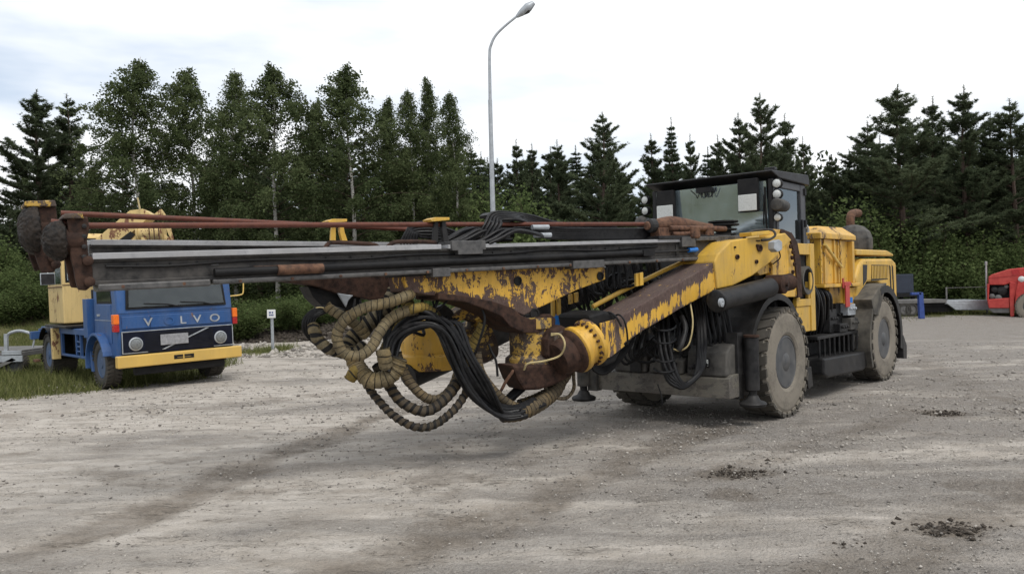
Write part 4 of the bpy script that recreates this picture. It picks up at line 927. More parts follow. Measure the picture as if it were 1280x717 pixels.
# knuckle
FKn = Fr(P(703,432,8.45), FN.u, (0,-1,0)); b = MB(); FKn.poly(b, [(690,411),(703,406),(716,412),(722,430),(720,447),(708,460),(692,458),(684,444),(684,424)], .0, .44)
kn = part(b, 'knuckle', 'rust', bevel=.05, label='brown rusted knuckle joining boom and rotator')
b = MB(); FKn.poly(b, [(693,418),(704,413),(713,420),(714,436),(706,446),(694,444)], .02, .03); b.build('cover_plate', M['rot'], kn, .012)
b = MB(); b.lathe(FKn.hit(704,431,.02), FKn.w, [(.06,0),(.06,.025),(.04,.035),(.02,.02),(0,.02)], 16); b.build('pin', M['dark'], kn, 0, True)
FK = Fr(P(680,460,8.55), FN.u, (0,-1,0))
b = MB(); FK.poly(b, [(640,456),(700,455),(722,440),(724,458),(715,470),(697,480),(676,487),(656,488),(648,476)], .16, .34); part(b, 'gusset', 'rust', bevel=.03)
# rotator
rc = P(664, 430, 8.66)
b = MB(); zt, zb = P(664,400,8.5).z, P(664,461,8.5).z
b.lathe(Vector((rc.x, rc.y, 0)), ZZ, [(.10,zb+.0),(.26,zb+.01),(.29,zb+.03),(.285,zb+.11),(.26,zb+.13),(.235,zb+.15),(.235,zt-.10),(.255,zt-.09),(.255,zt+.02),(.20,zt+.03)], 40)
part(b, 'rotator', 'rot', bevel=0, smooth=True, label='stout yellow rotator drum under the cradle')
b = MB()
for off in (0, .03): b.tube([P(689,417+off*60,8.2), P(700,418,8.15), P(706,430,8.1), P(700,444,8.15), P(680,451,8.15), P(660,454,8.15), P(655,462,8.2)], .010, 6, smooth=5)
part(b, 'thin_cable', 'wire', bevel=0, smooth=True)

# --- feeds
NA, NB = P(112,340,6.03), P(908,310,10.3); FF = Fr(NA, NB-NA, (0,-1,0)); LF = (NB-NA).length
def upx(F, px, py, w=0): return F.uv(px, py, w)[0]
def feed(F, L, railmat=True, nearfeed=True, sc=1.0):
    b = MB(); F.box(b, 0, L, -.075, .085, -.06, .07); F.box(b, 0, L-.04, -.105, -.070, -.10, .10); F.box(b, 0, L, .07, .098, -.10, .095)
    fb = b.build('feed_beam', M['beam'], rig, .006, False, 'near feed beam, long dark steel rail' if nearfeed else 'far feed beam behind the near one')
    b = MB(); j = upx(FF, 552, 309, .12) if nearfeed else L*.6
    F.box(b, .01, j, .090, .137, -.115, .118); F.box(b, j+.08, L*.90, .092, .130, -.115, .118); F.box(b, 0.01, L*.95, .098, .131, .102, .118) if False else None
    b.build('slide_rail', M['rail'], fb, .004)
    b = MB(); F.box(b, .03, L*.115, -.150, -.095, -.10, .14); F.box(b, L*.118, L*.985, -.140, -.098, -.10, .125); b.build('lower_rail', M['alum'], fb, .012)
    b = MB(); b.tube([F.p(L*.12, -.045, .12), F.p(L*.5, -.03, .115), F.p(L*.78, -.02, .115)], .035, 12, smooth=1); F.box(b, L*.775, L*.80, -.06, .01, .07, .16); b.build('feed_cylinder', M['black'], fb, .002, True)
    if nearfeed:
        b = MB(); b.tube([F.p(L*.80, -.02, .115), F.p(L*.885, -.01, .115)], .012, 8, smooth=1); b.build('cylinder_rod', M['dark'], fb, 0, True)
        b = MB(); b.tube([F.p(L*.885, -.01, .115), F.p(L*.905, -.008, .115)], .03, 12, smooth=1); b.build('blue_cap', M['bl'], fb, 0, True)
        b = MB(); b.tube([F.p(L*.19, -.045, .13), F.p(L*.245, -.045, .13)], .045, 10, smooth=1); F.box(b, L*.165, L*.245, -.075, -.005, .05, .12); b.build('rusty_clamp', M['rust2'], fb, .004, True)
        b = MB(); b.tube([F.p(.1+k*.42, .035-.012*math.sin(k*1.7), .085+.006*math.sin(k*2.3)) for k in range(15)], .011, 6, smooth=3); b.build('grease_line', M['black'], fb, 0, True)
        for k in range(15): b = MB(); u = .2+k*.44; b.lathe(F.p(u, -.122, .13 if u < L*.115 else .126), F.w, [(.014,0),(.014,.010),(0,.012)], 6); b.build('bolt', M['rust2'], fb, 0)
        b = MB()
        for k in range(26): u = .1+k*.22+random.random()*.03; b.lathe(F.p(u, .045, .07), F.w, [(.010,0),(.010,.012),(0,.013)], 6)
        b.build('bolt', M['dark'], fb, 0)
        b = MB(); 
        for u in (.25,.45,.62,.9): b.box(F.p(u, .02, .072), (F.u, F.v, F.w), (.03,.006,.004))
        b.build('scratch_plate', M['alum'], fb, 0)
        for u0, u1, v0, v1 in ((upx(FF,562,310,.1), upx(FF,604,308,.1), .07, .165), (upx(FF,566,310,.1)+.03, upx(FF,600,308,.1), .03, .08), (upx(FF,841,300), upx(FF,858,300), .03, .15), (upx(FF,884,300), upx(FF,899,300), .03, .14), (upx(FF,713,330,.1), upx(FF,752,330,.1), -.165, -.08), (upx(FF,538,340,.1), upx(FF,560,340,.1), -.175, -.09)):
            b = MB(); F.box(b, u0, u1, v0, v1, -.12, .15); b.build('guide_block', M['alum'], fb, .006)
        b = MB(); F.box(b, L*.90, L*1.0, .098, .15, -.14, .15); F.box(b, L*.955, L*1.03, .06, .155, -.14, .15); b.lathe(F.p(L*1.0, .15, .05), ZZ, [(.03,0),(.03,.03),(0,.035)], 8); b.build('end_plate', M['alum'], fb, .008)
        b = MB(); F.box(b, L*.86, L*.985, -.07, .07, .07, .085); b.build('worn_web', M['grey'], fb, .003)
        for pts in ([(405,312),(410,305),(418,303),(462,305),(472,308),(477,312)], [(484,309),(490,304),(500,302),(530,302),(545,303)]):
            b = MB(); b.tube([FF.hit(x, y, .03) for x, y in pts], .020, 8, smooth=3); b.build('hand_rail', M['rust'], fb, 0, True)
    return fb
fb1 = feed(FF, LF)
FA, dirF = P(110,320,6.95), FF.u.copy(); dirF.z = .004; F2 = Fr(FA, dirF, (0,-1,0)); fb2 = feed(F2, 6.6, True, False)
# drill rods
b = MB(); b.tube([P(64,277,5.95), P(112,282,6.05)], .022, 12, smooth=1); b.tube([P(110,282,6.02), P(548,280.5,7.9), P(809,280,9.55)], .024, 14, smooth=1); b.build('drill_rod', M['rodm'], rig, 0, True, 'long rust red drill rod above the near feed')
b = MB(); b.tube([P(76,266.5,6.6), P(300,276.5,7.4), P(512,286.5,8.5), P(560,288,8.8)], .024, 14, smooth=1); b.build('drill_rod', M['rodm'], rig, 0, True, 'rust red drill rod above the far feed')
# rod holders
def rod_holder(pxs, pyt, pyb, d, capm, bodm, lean=6):
    F = Fr(P(pxs, pyt, d), FF.u, (0,-1,0)); b = MB()
    F.poly(b, [(pxs-6,pyt+3),(pxs-2,pyt+3),(pxs-2,pyb),(pxs-9,pyb),(pxs-8,pyt+12)], .04, .03); F.poly(b, [(pxs+3,pyt+3),(pxs+7,pyt+3),(pxs+9,pyt+14),(pxs+lean+6,pyb),(pxs+lean-1,pyb),(pxs+3,pyt+14)], .06, .05)
    h = b.build('rod_holder', M[bodm], rig, .004); b = MB(); F.poly(b, [(pxs-12,pyt),(pxs-6,pyt-2.5),(pxs+12,pyt-2.5),(pxs+12,pyt+1),(pxs-10,pyt+3)], .08, .16); b.build('holder_cap', M[capm], h, .004); return h
rod_holder(550, 274, 303, 7.9, 'hood', 'dark'); rod_holder(422, 276, 305, 7.55, 'hood', 'hood', 8)
# stingers (rubber nose, fork plates)
def stinger(F, nose, nr, plate, cap, knob, lab):
    b = MB(); F.poly(b, plate, .10, .05); F.poly(b, [(x-9, y-3) for x, y in plate], -.06, .04); 
    (x0, y0), (x1, y1) = cap
    p_ = b.build('stinger', M['rust'], rig, .01, False, lab)
    c_ = F.hit(*nose, .02); ax = -F.u
    b = MB(); b.lathe(c_, ax, [(nr*.8,-.03),(nr*.98,-.02),(nr*1.0,.02),(nr*.93,.05),(nr*.74,.09),(nr*.42,.118),(0,.125)], 24)
    o = b.build('rubber_nose', M['pad'], p_, 0, True); tx = bpy.data.textures.new('lumps', 'CLOUDS'); tx.noise_scale = .022
    sb = o.modifiers.new('s', 'SUBSURF'); sb.levels = sb.render_levels = 2; dm = o.modifiers.new('d', 'DISPLACE'); dm.texture = tx; dm.strength = .035; dm.mid_level = .5
    b = MB(); F.poly(b, [(x0,y0+4),(x0+3,y0),(x1,y0-1),(x1+2,y1),(x0+1,y1)], .13, .26); b.build('yellow_cap', M['rot'], p_, .008)
    for q in range(4): b = MB(); t_ = .18+.2*q; a_, c2_ = 0, 0; m_ = (plate[3][0]*.5+plate[-4][0]*.5, plate[2][1]+(plate[len(plate)//2][1]-plate[2][1])*t_); b.lathe(F.hit(*m_, .10), F.w, [(.018,0),(.018,.016),(0,.02)], 6); b.build('bolt', M['dark'], p_, 0)
    b = MB(); b.tube([c_-F.u*.02, c_+F.u*.14], .10, 14, smooth=1)
    for q in knob: b.lathe(F.hit(*q, .12), F.w, [(.036,-.2),(.040,-.02),(.036,.02),(.02,.03),(0,.03)], 14)
    b.build('knob', M['rust'], p_, 0, True)
    return p_
FS = Fr(P(95,310,6.0), FF.u, (0,-1,0)); FS2 = Fr(P(58,300,6.75), FF.u, (0,-1,0))
stinger(FS, (76,301), .150, [(84,274),(90,270),(110,271),(112,285),(109,300),(111,320),(116,335),(117,355),(108,363),(98,362),(95,352),(92,335),(88,320)], ((78,267),(103,273)), [(112,352),(110,326)], 'near rusted steel drill nose with black rubber pad')
stinger(FS2, (44,287), .215, [(40,258),(70,258),(72,275),(68,290),(68,312),(72,330),(68,340),(52,341),(47,328),(42,312)], ((29,251),(69,258)), [(70,330),(66,322)], 'far rusted steel drill nose with larger black rubber pad')
# far feed underside
FU = Fr(P(420,360,7.9), FF.u, (0,-1,0))
b = MB(); FU.poly(b, [(345,350),(385,343),(505,340),(512,378),(490,378),(450,372),(420,366),(392,357)], .0, .18); part(b, 'feed_underframe', 'rust')
b = MB(); FU.poly(b, [(385,358),(415,364),(450,372),(455,382),(440,386),(425,392),(405,384),(392,372)], -.05, .25); FU.poly(b, [(422,366),(442,369),(432,380)], .02, .01, 0); part(b, 'slide_bracket', 'black')
b = MB(); FU.poly(b, [(422,366),(442,369),(436,375),(433,384),(428,376)], .03, .03); part(b, 'grey_lug', 'galv')
# cradle
FC = Fr(P(630,360,8.25), FF.u, (0,-1,0))
def cw(t, f): return .0
b = MB()
topc = [(505,343),(540,339),(580,337.5),(620,335.5),(660,333.5),(700,331.5),(740,330),(756,329)]; botc = [(508,364),(540,369),(580,373),(620,379),(655,394),(688,378),(722,362),(757,349)]
grid_side(b, FC, topc, botc, 0, .34, lambda t, f: (.10 if f > .8 and t < .6 else 0)+(.08 if t < .12 else 0), 4)
crd = b.build('cradle', M['cradle'], rig, .01, False, 'flaked yellow cradle beam under the near feed')
b = MB(); FC.poly(b, [(548,366),(580,369),(615,376),(640,384),(652,394),(665,399),(688,392),(695,398),(694,410),(680,416),(655,416),(638,408),(628,396),(606,386),(580,377),(548,374)], .06, .46); b.build('yoke', M['rust'], crd, .01)
for q, r_ in (((647,351),.045), ((750,345),.045), ((668,392),.055)): b = MB(); b.lathe(FC.hit(*q, .0), FC.w, [(r_*1.1,0),(r_*1.1,.012),(r_*.8,.014),(r_*.75,.004),(0,.004)], 18); b.build('pin', M['black'], crd, 0, True)
b = MB(); FC.poly(b, [(540,338),(560,337),(562,344),(542,345)], .05, .5); FC.poly(b, [(505,341),(560,338),(560,343),(505,346)], .02, .4); b.build('clamp', M['dark'], crd, .005)
b = MB(); FC.poly(b, [(651,377),(666,372),(672,388),(676,398),(660,402),(648,397)], .035, .03) if False else None
# under cradle straps
for x_, y0, y1 in ((690,374,396),(697,374,394),(712,368,380),(719,366,378),(795,342,358),(800,341,357)):
    b = MB(); F_ = Fr(P(x_, y0, 9.3), FF.u, (0,-1,0)); F_.poly(b, [(x_,y0),(x_+4,y0-1),(x_+4.5,y1-1),(x_+.5,y1)], 0, .03); part(b, 'yellow_strap', 'hood', bevel=.002)
# rock drill on feed
u0 = upx(FF, 808, 290); b = MB()
def fx(u, v, w): return FF.p(u0+u*1.45, v, w)
b.tube([fx(-.0,.30,0), fx(.10,.30,0), fx(.14,.31,0), fx(.30,.32,0), fx(.52,.30,0), fx(.66,.28,0), fx(.8,.27,0)], [.05,.055,.075,.095,.075,.06,.045], 12, smooth=3)
FF.box(b, u0+.12, u0+1.1, .16, .27, -.13, .09); b.tube([fx(.2,.26,.1), fx(.6,.25,.11), fx(.9,.24,.1)], .035, 10, smooth=2); b.tube([fx(.22,.19,.12), fx(.5,.19,.12)], .028, 8, smooth=1)
rd = part(b, 'rock_drill', 'rust2', bevel=.008, smooth=True, label='brown rusted rock drill sitting on the near feed')
b = MB(); FF.box(b, u0+.60, u0+.76, .13, .28, .06, .17); b.build('drill_valve', M['rust2'], rd, .02); b = MB(); FF.box(b, u0+.90, u0+1.05, .13, .26, .02, .14); b.build('drill_valve', M['rust2'], rd, .02)
b = MB(); FF.box(b, u0+.06, u0+1.35, .13, .17, -.16, .14); b.lathe(fx(.06,.30,0), FF.u, [(.06,-.06),(.085,-.04),(.085,.04),(.06,.06)], 16); b.build('drill_sled', M['dark'], rd, .006)
b = MB()
for k, (z_, r_) in enumerate(((.30,.20),(.24,.17),(.18,.16),(.34,.19),(.27,.10),(.21,.10))): b.lathe(fx(1.0,z_,-.05), ZZ, [(r_*.3,-.012),(r_,-.010),(r_,.010),(r_*.3,.012)], 26)
part(b, 'hose_reel', 'black', bevel=0, smooth=True, label='stacked black hose reel beside the rock drill')

# --- hoses --------------------------------------------------------------
rs_h = random.Random(77)
def hose(pts, r_px, m, d=None, name='hydraulic_hose', seg=10, spiral=None, k=5, label=None, step=None, hollow=False):
    """pts: (px, py, d); r in px at that distance"""
    q = [P(*p) for p in pts]; r_ = [r_px*p[2]/1000 for p in pts]; b = MB(); spiral = (spiral[0]*rs_h.uniform(.85, 1.2), spiral[1]) if spiral else None; b.tube(q, r_, seg, smooth=k, spiral=spiral, step=step, cap=not hollow)
    if hollow: b.tube(q, [x*.8 for x in r_], seg, smooth=k, cap=False)
    return b.build(name, M[m], rig, 0, True, label)
def wrapped(pts, r_px, m, pitch, amp=.16, label=None, hollow=False): return hose(pts, r_px, m, None, 'wrapped_hose', 18, (pitch, amp), 6, label, .007, hollow)
D = 7.6
wrapped([(514,366,D+.15),(509,369,D),(486,378,D-.1),(457,384,D-.15),(436,396,D-.2),(424,410,D-.2),(421.5,425,D-.2),(430,441,D-.2),(448,445,D-.2),(464,434,D-.15),(474,416,D-.1),(486,400,D),(503,390,D+.05),(520,387,D+.2)], 6.8, 'wrap', .055, .12, 'large loop of tan spiral wrapped hose')
wrapped([(408,382,D),(414,387,D),(430,396,D),(446,407,D+.05),(458,420,D+.1)], 6.3, 'wrap', .055, .14)
wrapped([(391,408,D-.05),(394,416,D-.1),(399,426,D-.1),(410,435,D-.1),(427,440,D),(442,440,D+.1),(455,432,D+.2)], 7.5, 'wrapg', .08, .18)
wrapped([(494,364,D+.5),(488,376,D+.45),(477,390,D+.4),(457,407,D+.35),(440,424,D+.3),(432,440,D+.2)], 10, 'wrapg', .08, .14)
wrapped([(440,436,D+.15),(443,450,D+.1),(450,463,D+.05),(464,475,D),(483,472,D),(494,462,D),(499,447,D)], 10.5, 'wrap', .055, .14, 'thick tan wrapped hose elbow')
wrapped([(478,436,D-.1),(480,444,D-.1),(483,458,D-.05)], 9, 'wrap', .055, .12, 'open cut end of a tan wrapped hose', True)
wrapped([(437,474,D),(442,466,D),(450,455,D+.1)], 7.5, 'wrapy', .055, .12)
wrapped([(510,388,D+.1),(520,385,D+.1),(530,384,D+.2),(540,390,D+.3)], 6, 'wrapy', .055, .12)
wrapped([(500,372,D+.35),(512,382,D+.3),(505,398,D+.3),(492,415,D+.35),(480,440,D+.4)], 7, 'wrapy', .06, .12)
wrapped([(450,462,D+.2),(460,483,D+.15),(474,501,D+.1),(492,519,D+.05),(515,532,D),(536,533,D+.05),(556,522,D+.15),(574,504,D+.25),(585,484,D+.35),(590,465,D+.4)], 5.0, 'wrapd', .06, .35, 'lowest hanging dark ribbed hose')
wrapped([(470,455,D+.25),(486,481,D+.2),(501,501,D+.15),(524,513,D+.15),(542,510,D+.2),(562,492,D+.3),(573,474,D+.4),(577,450,D+.45)], 6.6, 'wrapd', .07, .2)
wrapped([(496,440,D+.35),(501,457,D+.35),(515,481,D+.3),(533,497,D+.3),(550,498,D+.35),(565,484,D+.4),(573,464,D+.45),(575,445,D+.5)], 6.0, 'wrapb', .05, .12)
wrapped([(604,404,8.3),(600,414,8.3),(594,424,8.3),(587,440,8.3),(582,456,8.35)], 6.2, 'wrapy', .05, .10, 'short yellow wrapped hose')
wrapped([(700,474,8.7),(694,487,8.6),(680,500,8.45),(662,511,8.3),(645,517,8.2),(628,518,8.1)], 9.5, 'wrapb', .05, .12)
wrapped([(710,455,8.9),(706,470,8.8),(690,488,8.7),(668,500,8.6),(650,506,8.5)], 7.5, 'wrapb', .05, .12)
hose([(596,440,8.15),(601,465,8.15),(618,489,8.15),(637,505,8.2),(656,512,8.3)], 6, 'wrapb')
hose([(664,470,8.6),(656,480,8.6),(645,490,8.5),(630,505,8.4)], 6.5, 'rubber')
hose([(644,456,8.3),(642,462,8.2),(632,477,8.2),(623,491,8.2),(600,502,8.2)], 2, 'rust2')
hose([(611,430,8.1),(614,439,8.1),(620,451,8.1),(622,470,8.1)], 1.6, 'rubber')
hose([(716,450,8.6),(717,471,8.6),(717,486,8.6),(708,497,8.55),(693,496,8.5),(683,486,8.5),(678,478,8.5)], 2.3, 'wrapb')
hose([(540,395,7.9),(560,375,7.9),(575,362,8)], 1.3, 'rubber'); hose([(600,380,8.1),(606,400,8.1),(598,430,8.1),(590,450,8.1),(585,470,8.1)], 1.6, 'rubber')
hose([(735,452,8.9),(726,455,8.9),(716,450,8.9)], 2, 'rubber')
rs = random.Random(5)
# main black bundle
main = [(484,460),(486,440),(491,421),(505,404),(530,397),(550,404),(563,430),(576,462),(592,490),(612,509),(632,519),(652,517)]
offs = [(-6,-5,0),(-3,-7,.05),(0,-3,.08),(3,-2,0),(5,1,.06),(-1,2,-.05),(3,4,-.06),(7,-4,.1),(-4,1,-.04),(9,3,.05)]
for i, (ox, oy, od) in enumerate(offs):
    pts = []
    for j, (x, y) in enumerate(main):
        t = j/11; dd = 7.60+.42*t+od
        sgn = 1 if j < 6 else -1.0
        fan = 1.0+ (1.5 if 5 < j < 10 else .8)*math.sin(t*PI)
        pts.append((x+ox*fan*.8+rs.uniform(-1.2,1.2), y+oy*fan*(1 if j < 5 else .9)*.9+rs.uniform(-1,1)+(6*i/9 if 3 <= j <= 5 else 0), dd+rs.uniform(-.03,.03)))
    hose(pts, 2.7, 'rubber', seg=8)
for i in range(8):
    a_ = rs.uniform(-5, 5); pts = [(550+a_,396+i,7.95),(558+a_+i*2,405,7.9),(562+i*4,440+a_,7.84),(580+i*4.5,476+a_,7.85),(608+i*3,498+i*2.5,7.95),(640,508+i*2.0,8.1),(668+i*2,498+i,8.35)]
    hose(pts, 2.4, 'rubber', seg=8)
for i in range(9):
    x0 = 440+i*14+rs.uniform(-5, 5); hose([(x0,378+rs.uniform(-6,4),7.95),(x0+rs.uniform(-8,8),395+rs.uniform(-5,10),7.9),(x0+rs.uniform(0,26),412+rs.uniform(-8,10),7.95),(x0+rs.uniform(10,40),400+rs.uniform(-14,14),8.1)], rs.choice((1.5,2.2)), 'rubber', seg=6)
for i in range(5):        # coil at the left
    o_ = i*3.2; pts = [(430,388+i*2,D+.1),(412,383+i*1.5,D+.1-.03*i),(394+o_,386+i,D),(381+o_,397,D-.05),(379+o_,410,D-.05),(385+o_,421,D),(396+o_,431,D+.1)]
    hose(pts, 2.0, 'rubber', seg=8)
hose([(382,398,D),(390,387,D),(400,384,D),(408,386,D)], .9, 'wire')
# hoses lying along the feed top
for i in range(11):
    y0 = 288+i*1.1; bend = rs.uniform(0, 1); dd = 8.0+.1*rs.random()
    x_st = 588+i*7+rs.uniform(-5, 5)
    pts = [(x_st-42,304,dd),(x_st-28,298,dd+.05),(x_st-8,289-2*bend,dd+.15),(x_st+15,284+i*.8,dd+.3),(690,286+i*1.1,8.75),(750,287+i*1.1,9.15),(812,287+i*1.0,9.6)]
    hose(pts, 2.3, 'rubber', seg=8)
for i in range(5):
    pts = [(596+i*5,296,8.15),(606+i*5,280,8.2),(614+i*3,267+i*2,8.3),(632+i*4,265.5+i*2.3,8.4),(665,270+i*2.5,8.7),(700,279+i*1.8,9.0),(770,284+i,9.4)]
    hose(pts, 2.2, 'rubber', seg=8)
for i in range(6):
    pts = [(500+i*4,305,8.0),(507+i*3,292,8.0),(515+i*2,281+i*3,8.05),(535+i*3,278+i*4,8.1),(558,286+i*3,8.2),(590,296+i*1.5,8.4),(640,300,8.7)]
    hose(pts, 2.0, 'rubber', seg=8)
b = MB(); F_ = Fr(P(640,280,8.5), FF.u, (0,-1,0)); F_.poly(b, [(638,266),(642,266),(643,297),(638,297)], 0, .15); F_.poly(b, [(612,268),(617,264.5),(640,266),(655,270),(655,272),(640,268.5),(618,267),(614,272)], .05, .2); part(b, 'hose_clamp', 'dark', bevel=.003)
for i in range(2):
    b = MB(); F_ = Fr(P(665+i*3,284+i*10,8.5), FF.u, (0,-1,0)); b.tube([F_.o, F_.o+F_.u*.22], .027, 10, smooth=1); part(b, 'hose_fitting', 'galv', bevel=0, smooth=True)
# curtain of hoses behind the booms
for i in range(22):
    x = 700+i*6.2+rs.uniform(-3, 3); dd = 9.75+.25*rs.random()+.02*i; lo = 392-(x-700)*.30+rs.uniform(-6, 8)
    hose([(x-6,326,dd),(x-2,345,dd),(x+3+rs.uniform(-4,4),(345+lo)/2,dd-.05),(x+8+rs.uniform(-5,5),lo,dd),(x+18+rs.uniform(-8,8),lo+rs.uniform(5,25),dd+.1)], rs.choice((1.8,2.2,2.6)), 'rubber', seg=6, k=3)
for i in range(6):
    x = 762+rs.uniform(-6, 6); hose([(x-4,400,9.9),(x-10+i*3,375,9.7),(x+i*4,345+i*3,9.6),(x+22+i*3,345+i*2,9.7),(x+30+i*2,365,9.9)], 1.8, 'rubber', seg=6)
# hanging loops under the near boom
for i in range(9):
    o_ = (i % 3)*6-6; e = (i//3)*4
    hose([(828+o_*.8,372,9.85),(828+o_,400,9.6),(831+o_,435,9.4),(840+o_*.9,466+e,9.3),(854,481+e*.4-abs(o_)*.3,9.3),(868+e,472-e,9.4),(877+o_*.6,440,9.5),(876+o_*.6,400,9.8),(872+o_*.5,372,10)], 2.9, 'rubber', seg=8, k=4)
for i in range(16):
    x0 = 792+i*7.5+rs.uniform(-4, 4); y1 = 425+rs.uniform(-12, 32)
    hose([(x0-8,392-(x0-792)*.2,10.05),(x0+rs.uniform(-6,6),(392+y1)/2,9.95),(x0+rs.uniform(-8,8),y1,9.9),(x0+rs.uniform(8,26),y1+rs.uniform(-8,10),9.95),(x0+rs.uniform(18,34),y1-rs.uniform(15,40),10.1)], rs.choice((1.4,1.9,2.3)), 'rubber', seg=6, k=3)
for i in range(14):
    x0 = 694+i*7+rs.uniform(-3, 3); hose([(x0,338-i*.4,9.5),(x0+rs.uniform(-4,4),356,9.45),(x0+rs.uniform(-3,8),376-i*1.5,9.45),(x0+rs.uniform(4,14),386-i*2.5,9.5)], 2.0, 'rubber', seg=6, k=3)
for y_ in (408, 424, 447, 460): hose([(817,y_,9.4),(822,y_+4,9.22),(834,y_+5,9.2),(843,y_+2,9.3),(845,y_-1,9.45)], 1.4, 'rubber', seg=6, k=3)
for i in range(5): hose([(880+i*6,376,10.0),(884+i*7,405,9.9),(888+i*6,430,9.8),(880+i*3,450,9.7),(862+i*3,460,9.5)], 2.2, 'rubber', seg=6)
hose([(858,363,9.5),(863,380,9.4),(866,405,9.3),(861,430,9.3),(850,438,9.35),(842,436,9.4)], 1.0, 'wire')
hose([(848,438,9.3),(852,430,9.3),(857,410,9.4),(852,395,9.5)], 3.4, 'dark')
for i in range(7): hose([(792-i*2,425+i*2,9.2),(776-i*3,448,9.15),(757-i*2,466-i*2,9.1),(742-i,462-i*3,9.05),(736-i,446-i*2,9.0)], 2.4, 'rubber', seg=6)
for i in range(6): hose([(785+i*5,418-i*2,9.9),(774+i*6,440,9.9),(784+i*6,455-i*3,9.9),(806+i*5,432-i*2,9.9),(830,410,9.9)], 1.8, 'rubber', seg=6)
hose([(822,480,9.3),(827,495,9.3),(828,506,9.3)], .8, 'rubber')
hose([(765,400,8.75),(772,393,8.7),(779,398,8.65),(783,410,8.65),(785,430,8.7)], 1.2, 'rubber', seg=6); hose([(742,392,8.8),(760,390,8.7),(770,396,8.65),(777,408,8.65)], 1.4, 'rubber', seg=6)
hose([(935,303,10.0),(930,296,9.95),(940,289,9.95),(957,287,9.95),(966,288,9.95),(969,294,9.95),(962,299,9.95),(952,300,9.9)], 1.6, 'grey', seg=8)
hose([(900,302,9.9),(925,300,9.9),(950,301,9.9)], .8, 'rubber'); hose([(966,330,9.9),(975,322,9.85),(973,312,9.8),(968,303,9.8)], .8, 'rubber')
b = MB(); F_ = Fr(P(972,307,9.85), FN.u, (0,-1,0)); F_.poly(b, [(968,302),(974,299),(978,302),(978,312),(972,315),(968,311)], .05, .10); part(b, 'valve_box', 'galv'); 
b = MB(); F_.poly(b, [(939,290),(962,288),(963,293),(940,295)], -.1, .2); part(b, 'hose_manifold', 'hood')
# lift cylinder
c0, c1, c2 = P(897,376,9.15), P(962,359,9.95), P(975,355,10.1)
b = MB(); b.tube([c0, c1], .125, 24, smooth=1); b.lathe(c0, (c0-c1).normalized(), [(.13,-.01),(.13,.03),(.10,.05)], 24); lc = b.build('lift_cylinder', M['dark'], rig, .006, True, 'thick dark lift cylinder under the near boom')
b = MB(); b.tube([c1, c2], .075, 20, smooth=1); b.build('piston', M['chrome'], lc, 0, True)
b = MB(); b.lathe(P(978,355,9.98), NN, [(.06,-.2),(.12,-.19),(.12,.03),(.09,.05),(.03,.05),(.03,.08),(0,.08)], 24); b.build('cylinder_eye', M['rust'], lc, 0, True); b = MB(); b.lathe(P(900,378,9.0), NN, [(.05,0),(.05,.03),(.02,.035),(0,.02)], 16); b.build('pin', M['galv'], lc, 0, True); b = MB(); b.tube([c2, P(988,352,10.2)], .11, 16, smooth=1); b.build('cylinder_eye', M['rust'], lc, 0, True)
# ---- far boom and its rotator, glimpsed between the hoses
FB2a, FB2b = P(600,425,9.3), P(800,330,11.4); F3 = Fr(FB2a, FB2b-FB2a, (0,-1,0)); L3 = (FB2b-FB2a).length
b = MB(); F3.box(b, .1, L3, -.17, .17, -.4, 0); part(b, 'boom', 'dark', label='far boom arm hidden behind the hoses')
b = MB(); c_ = P(538,434,8.75); b.lathe(c_, ZZ, [(.10,.33),(.22,.31),(.30,.24),(.33,.05),(.32,-.05),(.36,-.08),(.36,-.19),(.33,-.23),(.15,-.25)], 36); part(b, 'rotator', 'yellow', bevel=0, smooth=True, label='yellow drum of the far boom behind the hanging hoses')
b = MB(); b.tube([P(510,470,8.5), P(560,448,8.9)], .14, 20, smooth=1); part(b, 'support_tube', 'dark', bevel=0, smooth=True)
b = MB(); b.lathe(P(590,430,9.0), (ux*-1).normalized(), [(.1,-.2),(.26,-.18),(.26,-.05),(.22,0),(.22,.2),(.1,.3)], 30); part(b, 'swivel_flange', 'rot', bevel=0, smooth=True)
F4 = Fr(P(585,395,8.75), FF.u, (0,-1,0))
b = MB(); F4.poly(b, [(563,395),(572,388),(590,378),(603,377),(608,385),(612,400),(600,404),(585,398),(570,403)], 0, .2); part(b, 'bracket', 'rot')
b = MB(); F4.poly(b, [(594,399),(612,391),(615,398),(600,403)], .06, .03); part(b, 'orange_plate', 'hood')
b = MB(); F4.poly(b, [(546,384),(556,380),(566,388),(572,402),(560,404),(553,395)], .0, .08); part(b, 'bracket', 'black')
b = MB(); F4.poly(b, [(440,379),(450,381),(454,392),(441,395),(436,386)], -.1, .12); part(b, 'bracket', 'hood')
b = MB(); F_ = Fr(P(700,395,10.2), FF.u, (0,-1,0)); F_.poly(b, [(690,393),(716,391),(719,402),(712,410),(693,410)], 0, .12); part(b, 'blue_valve', 'bl')

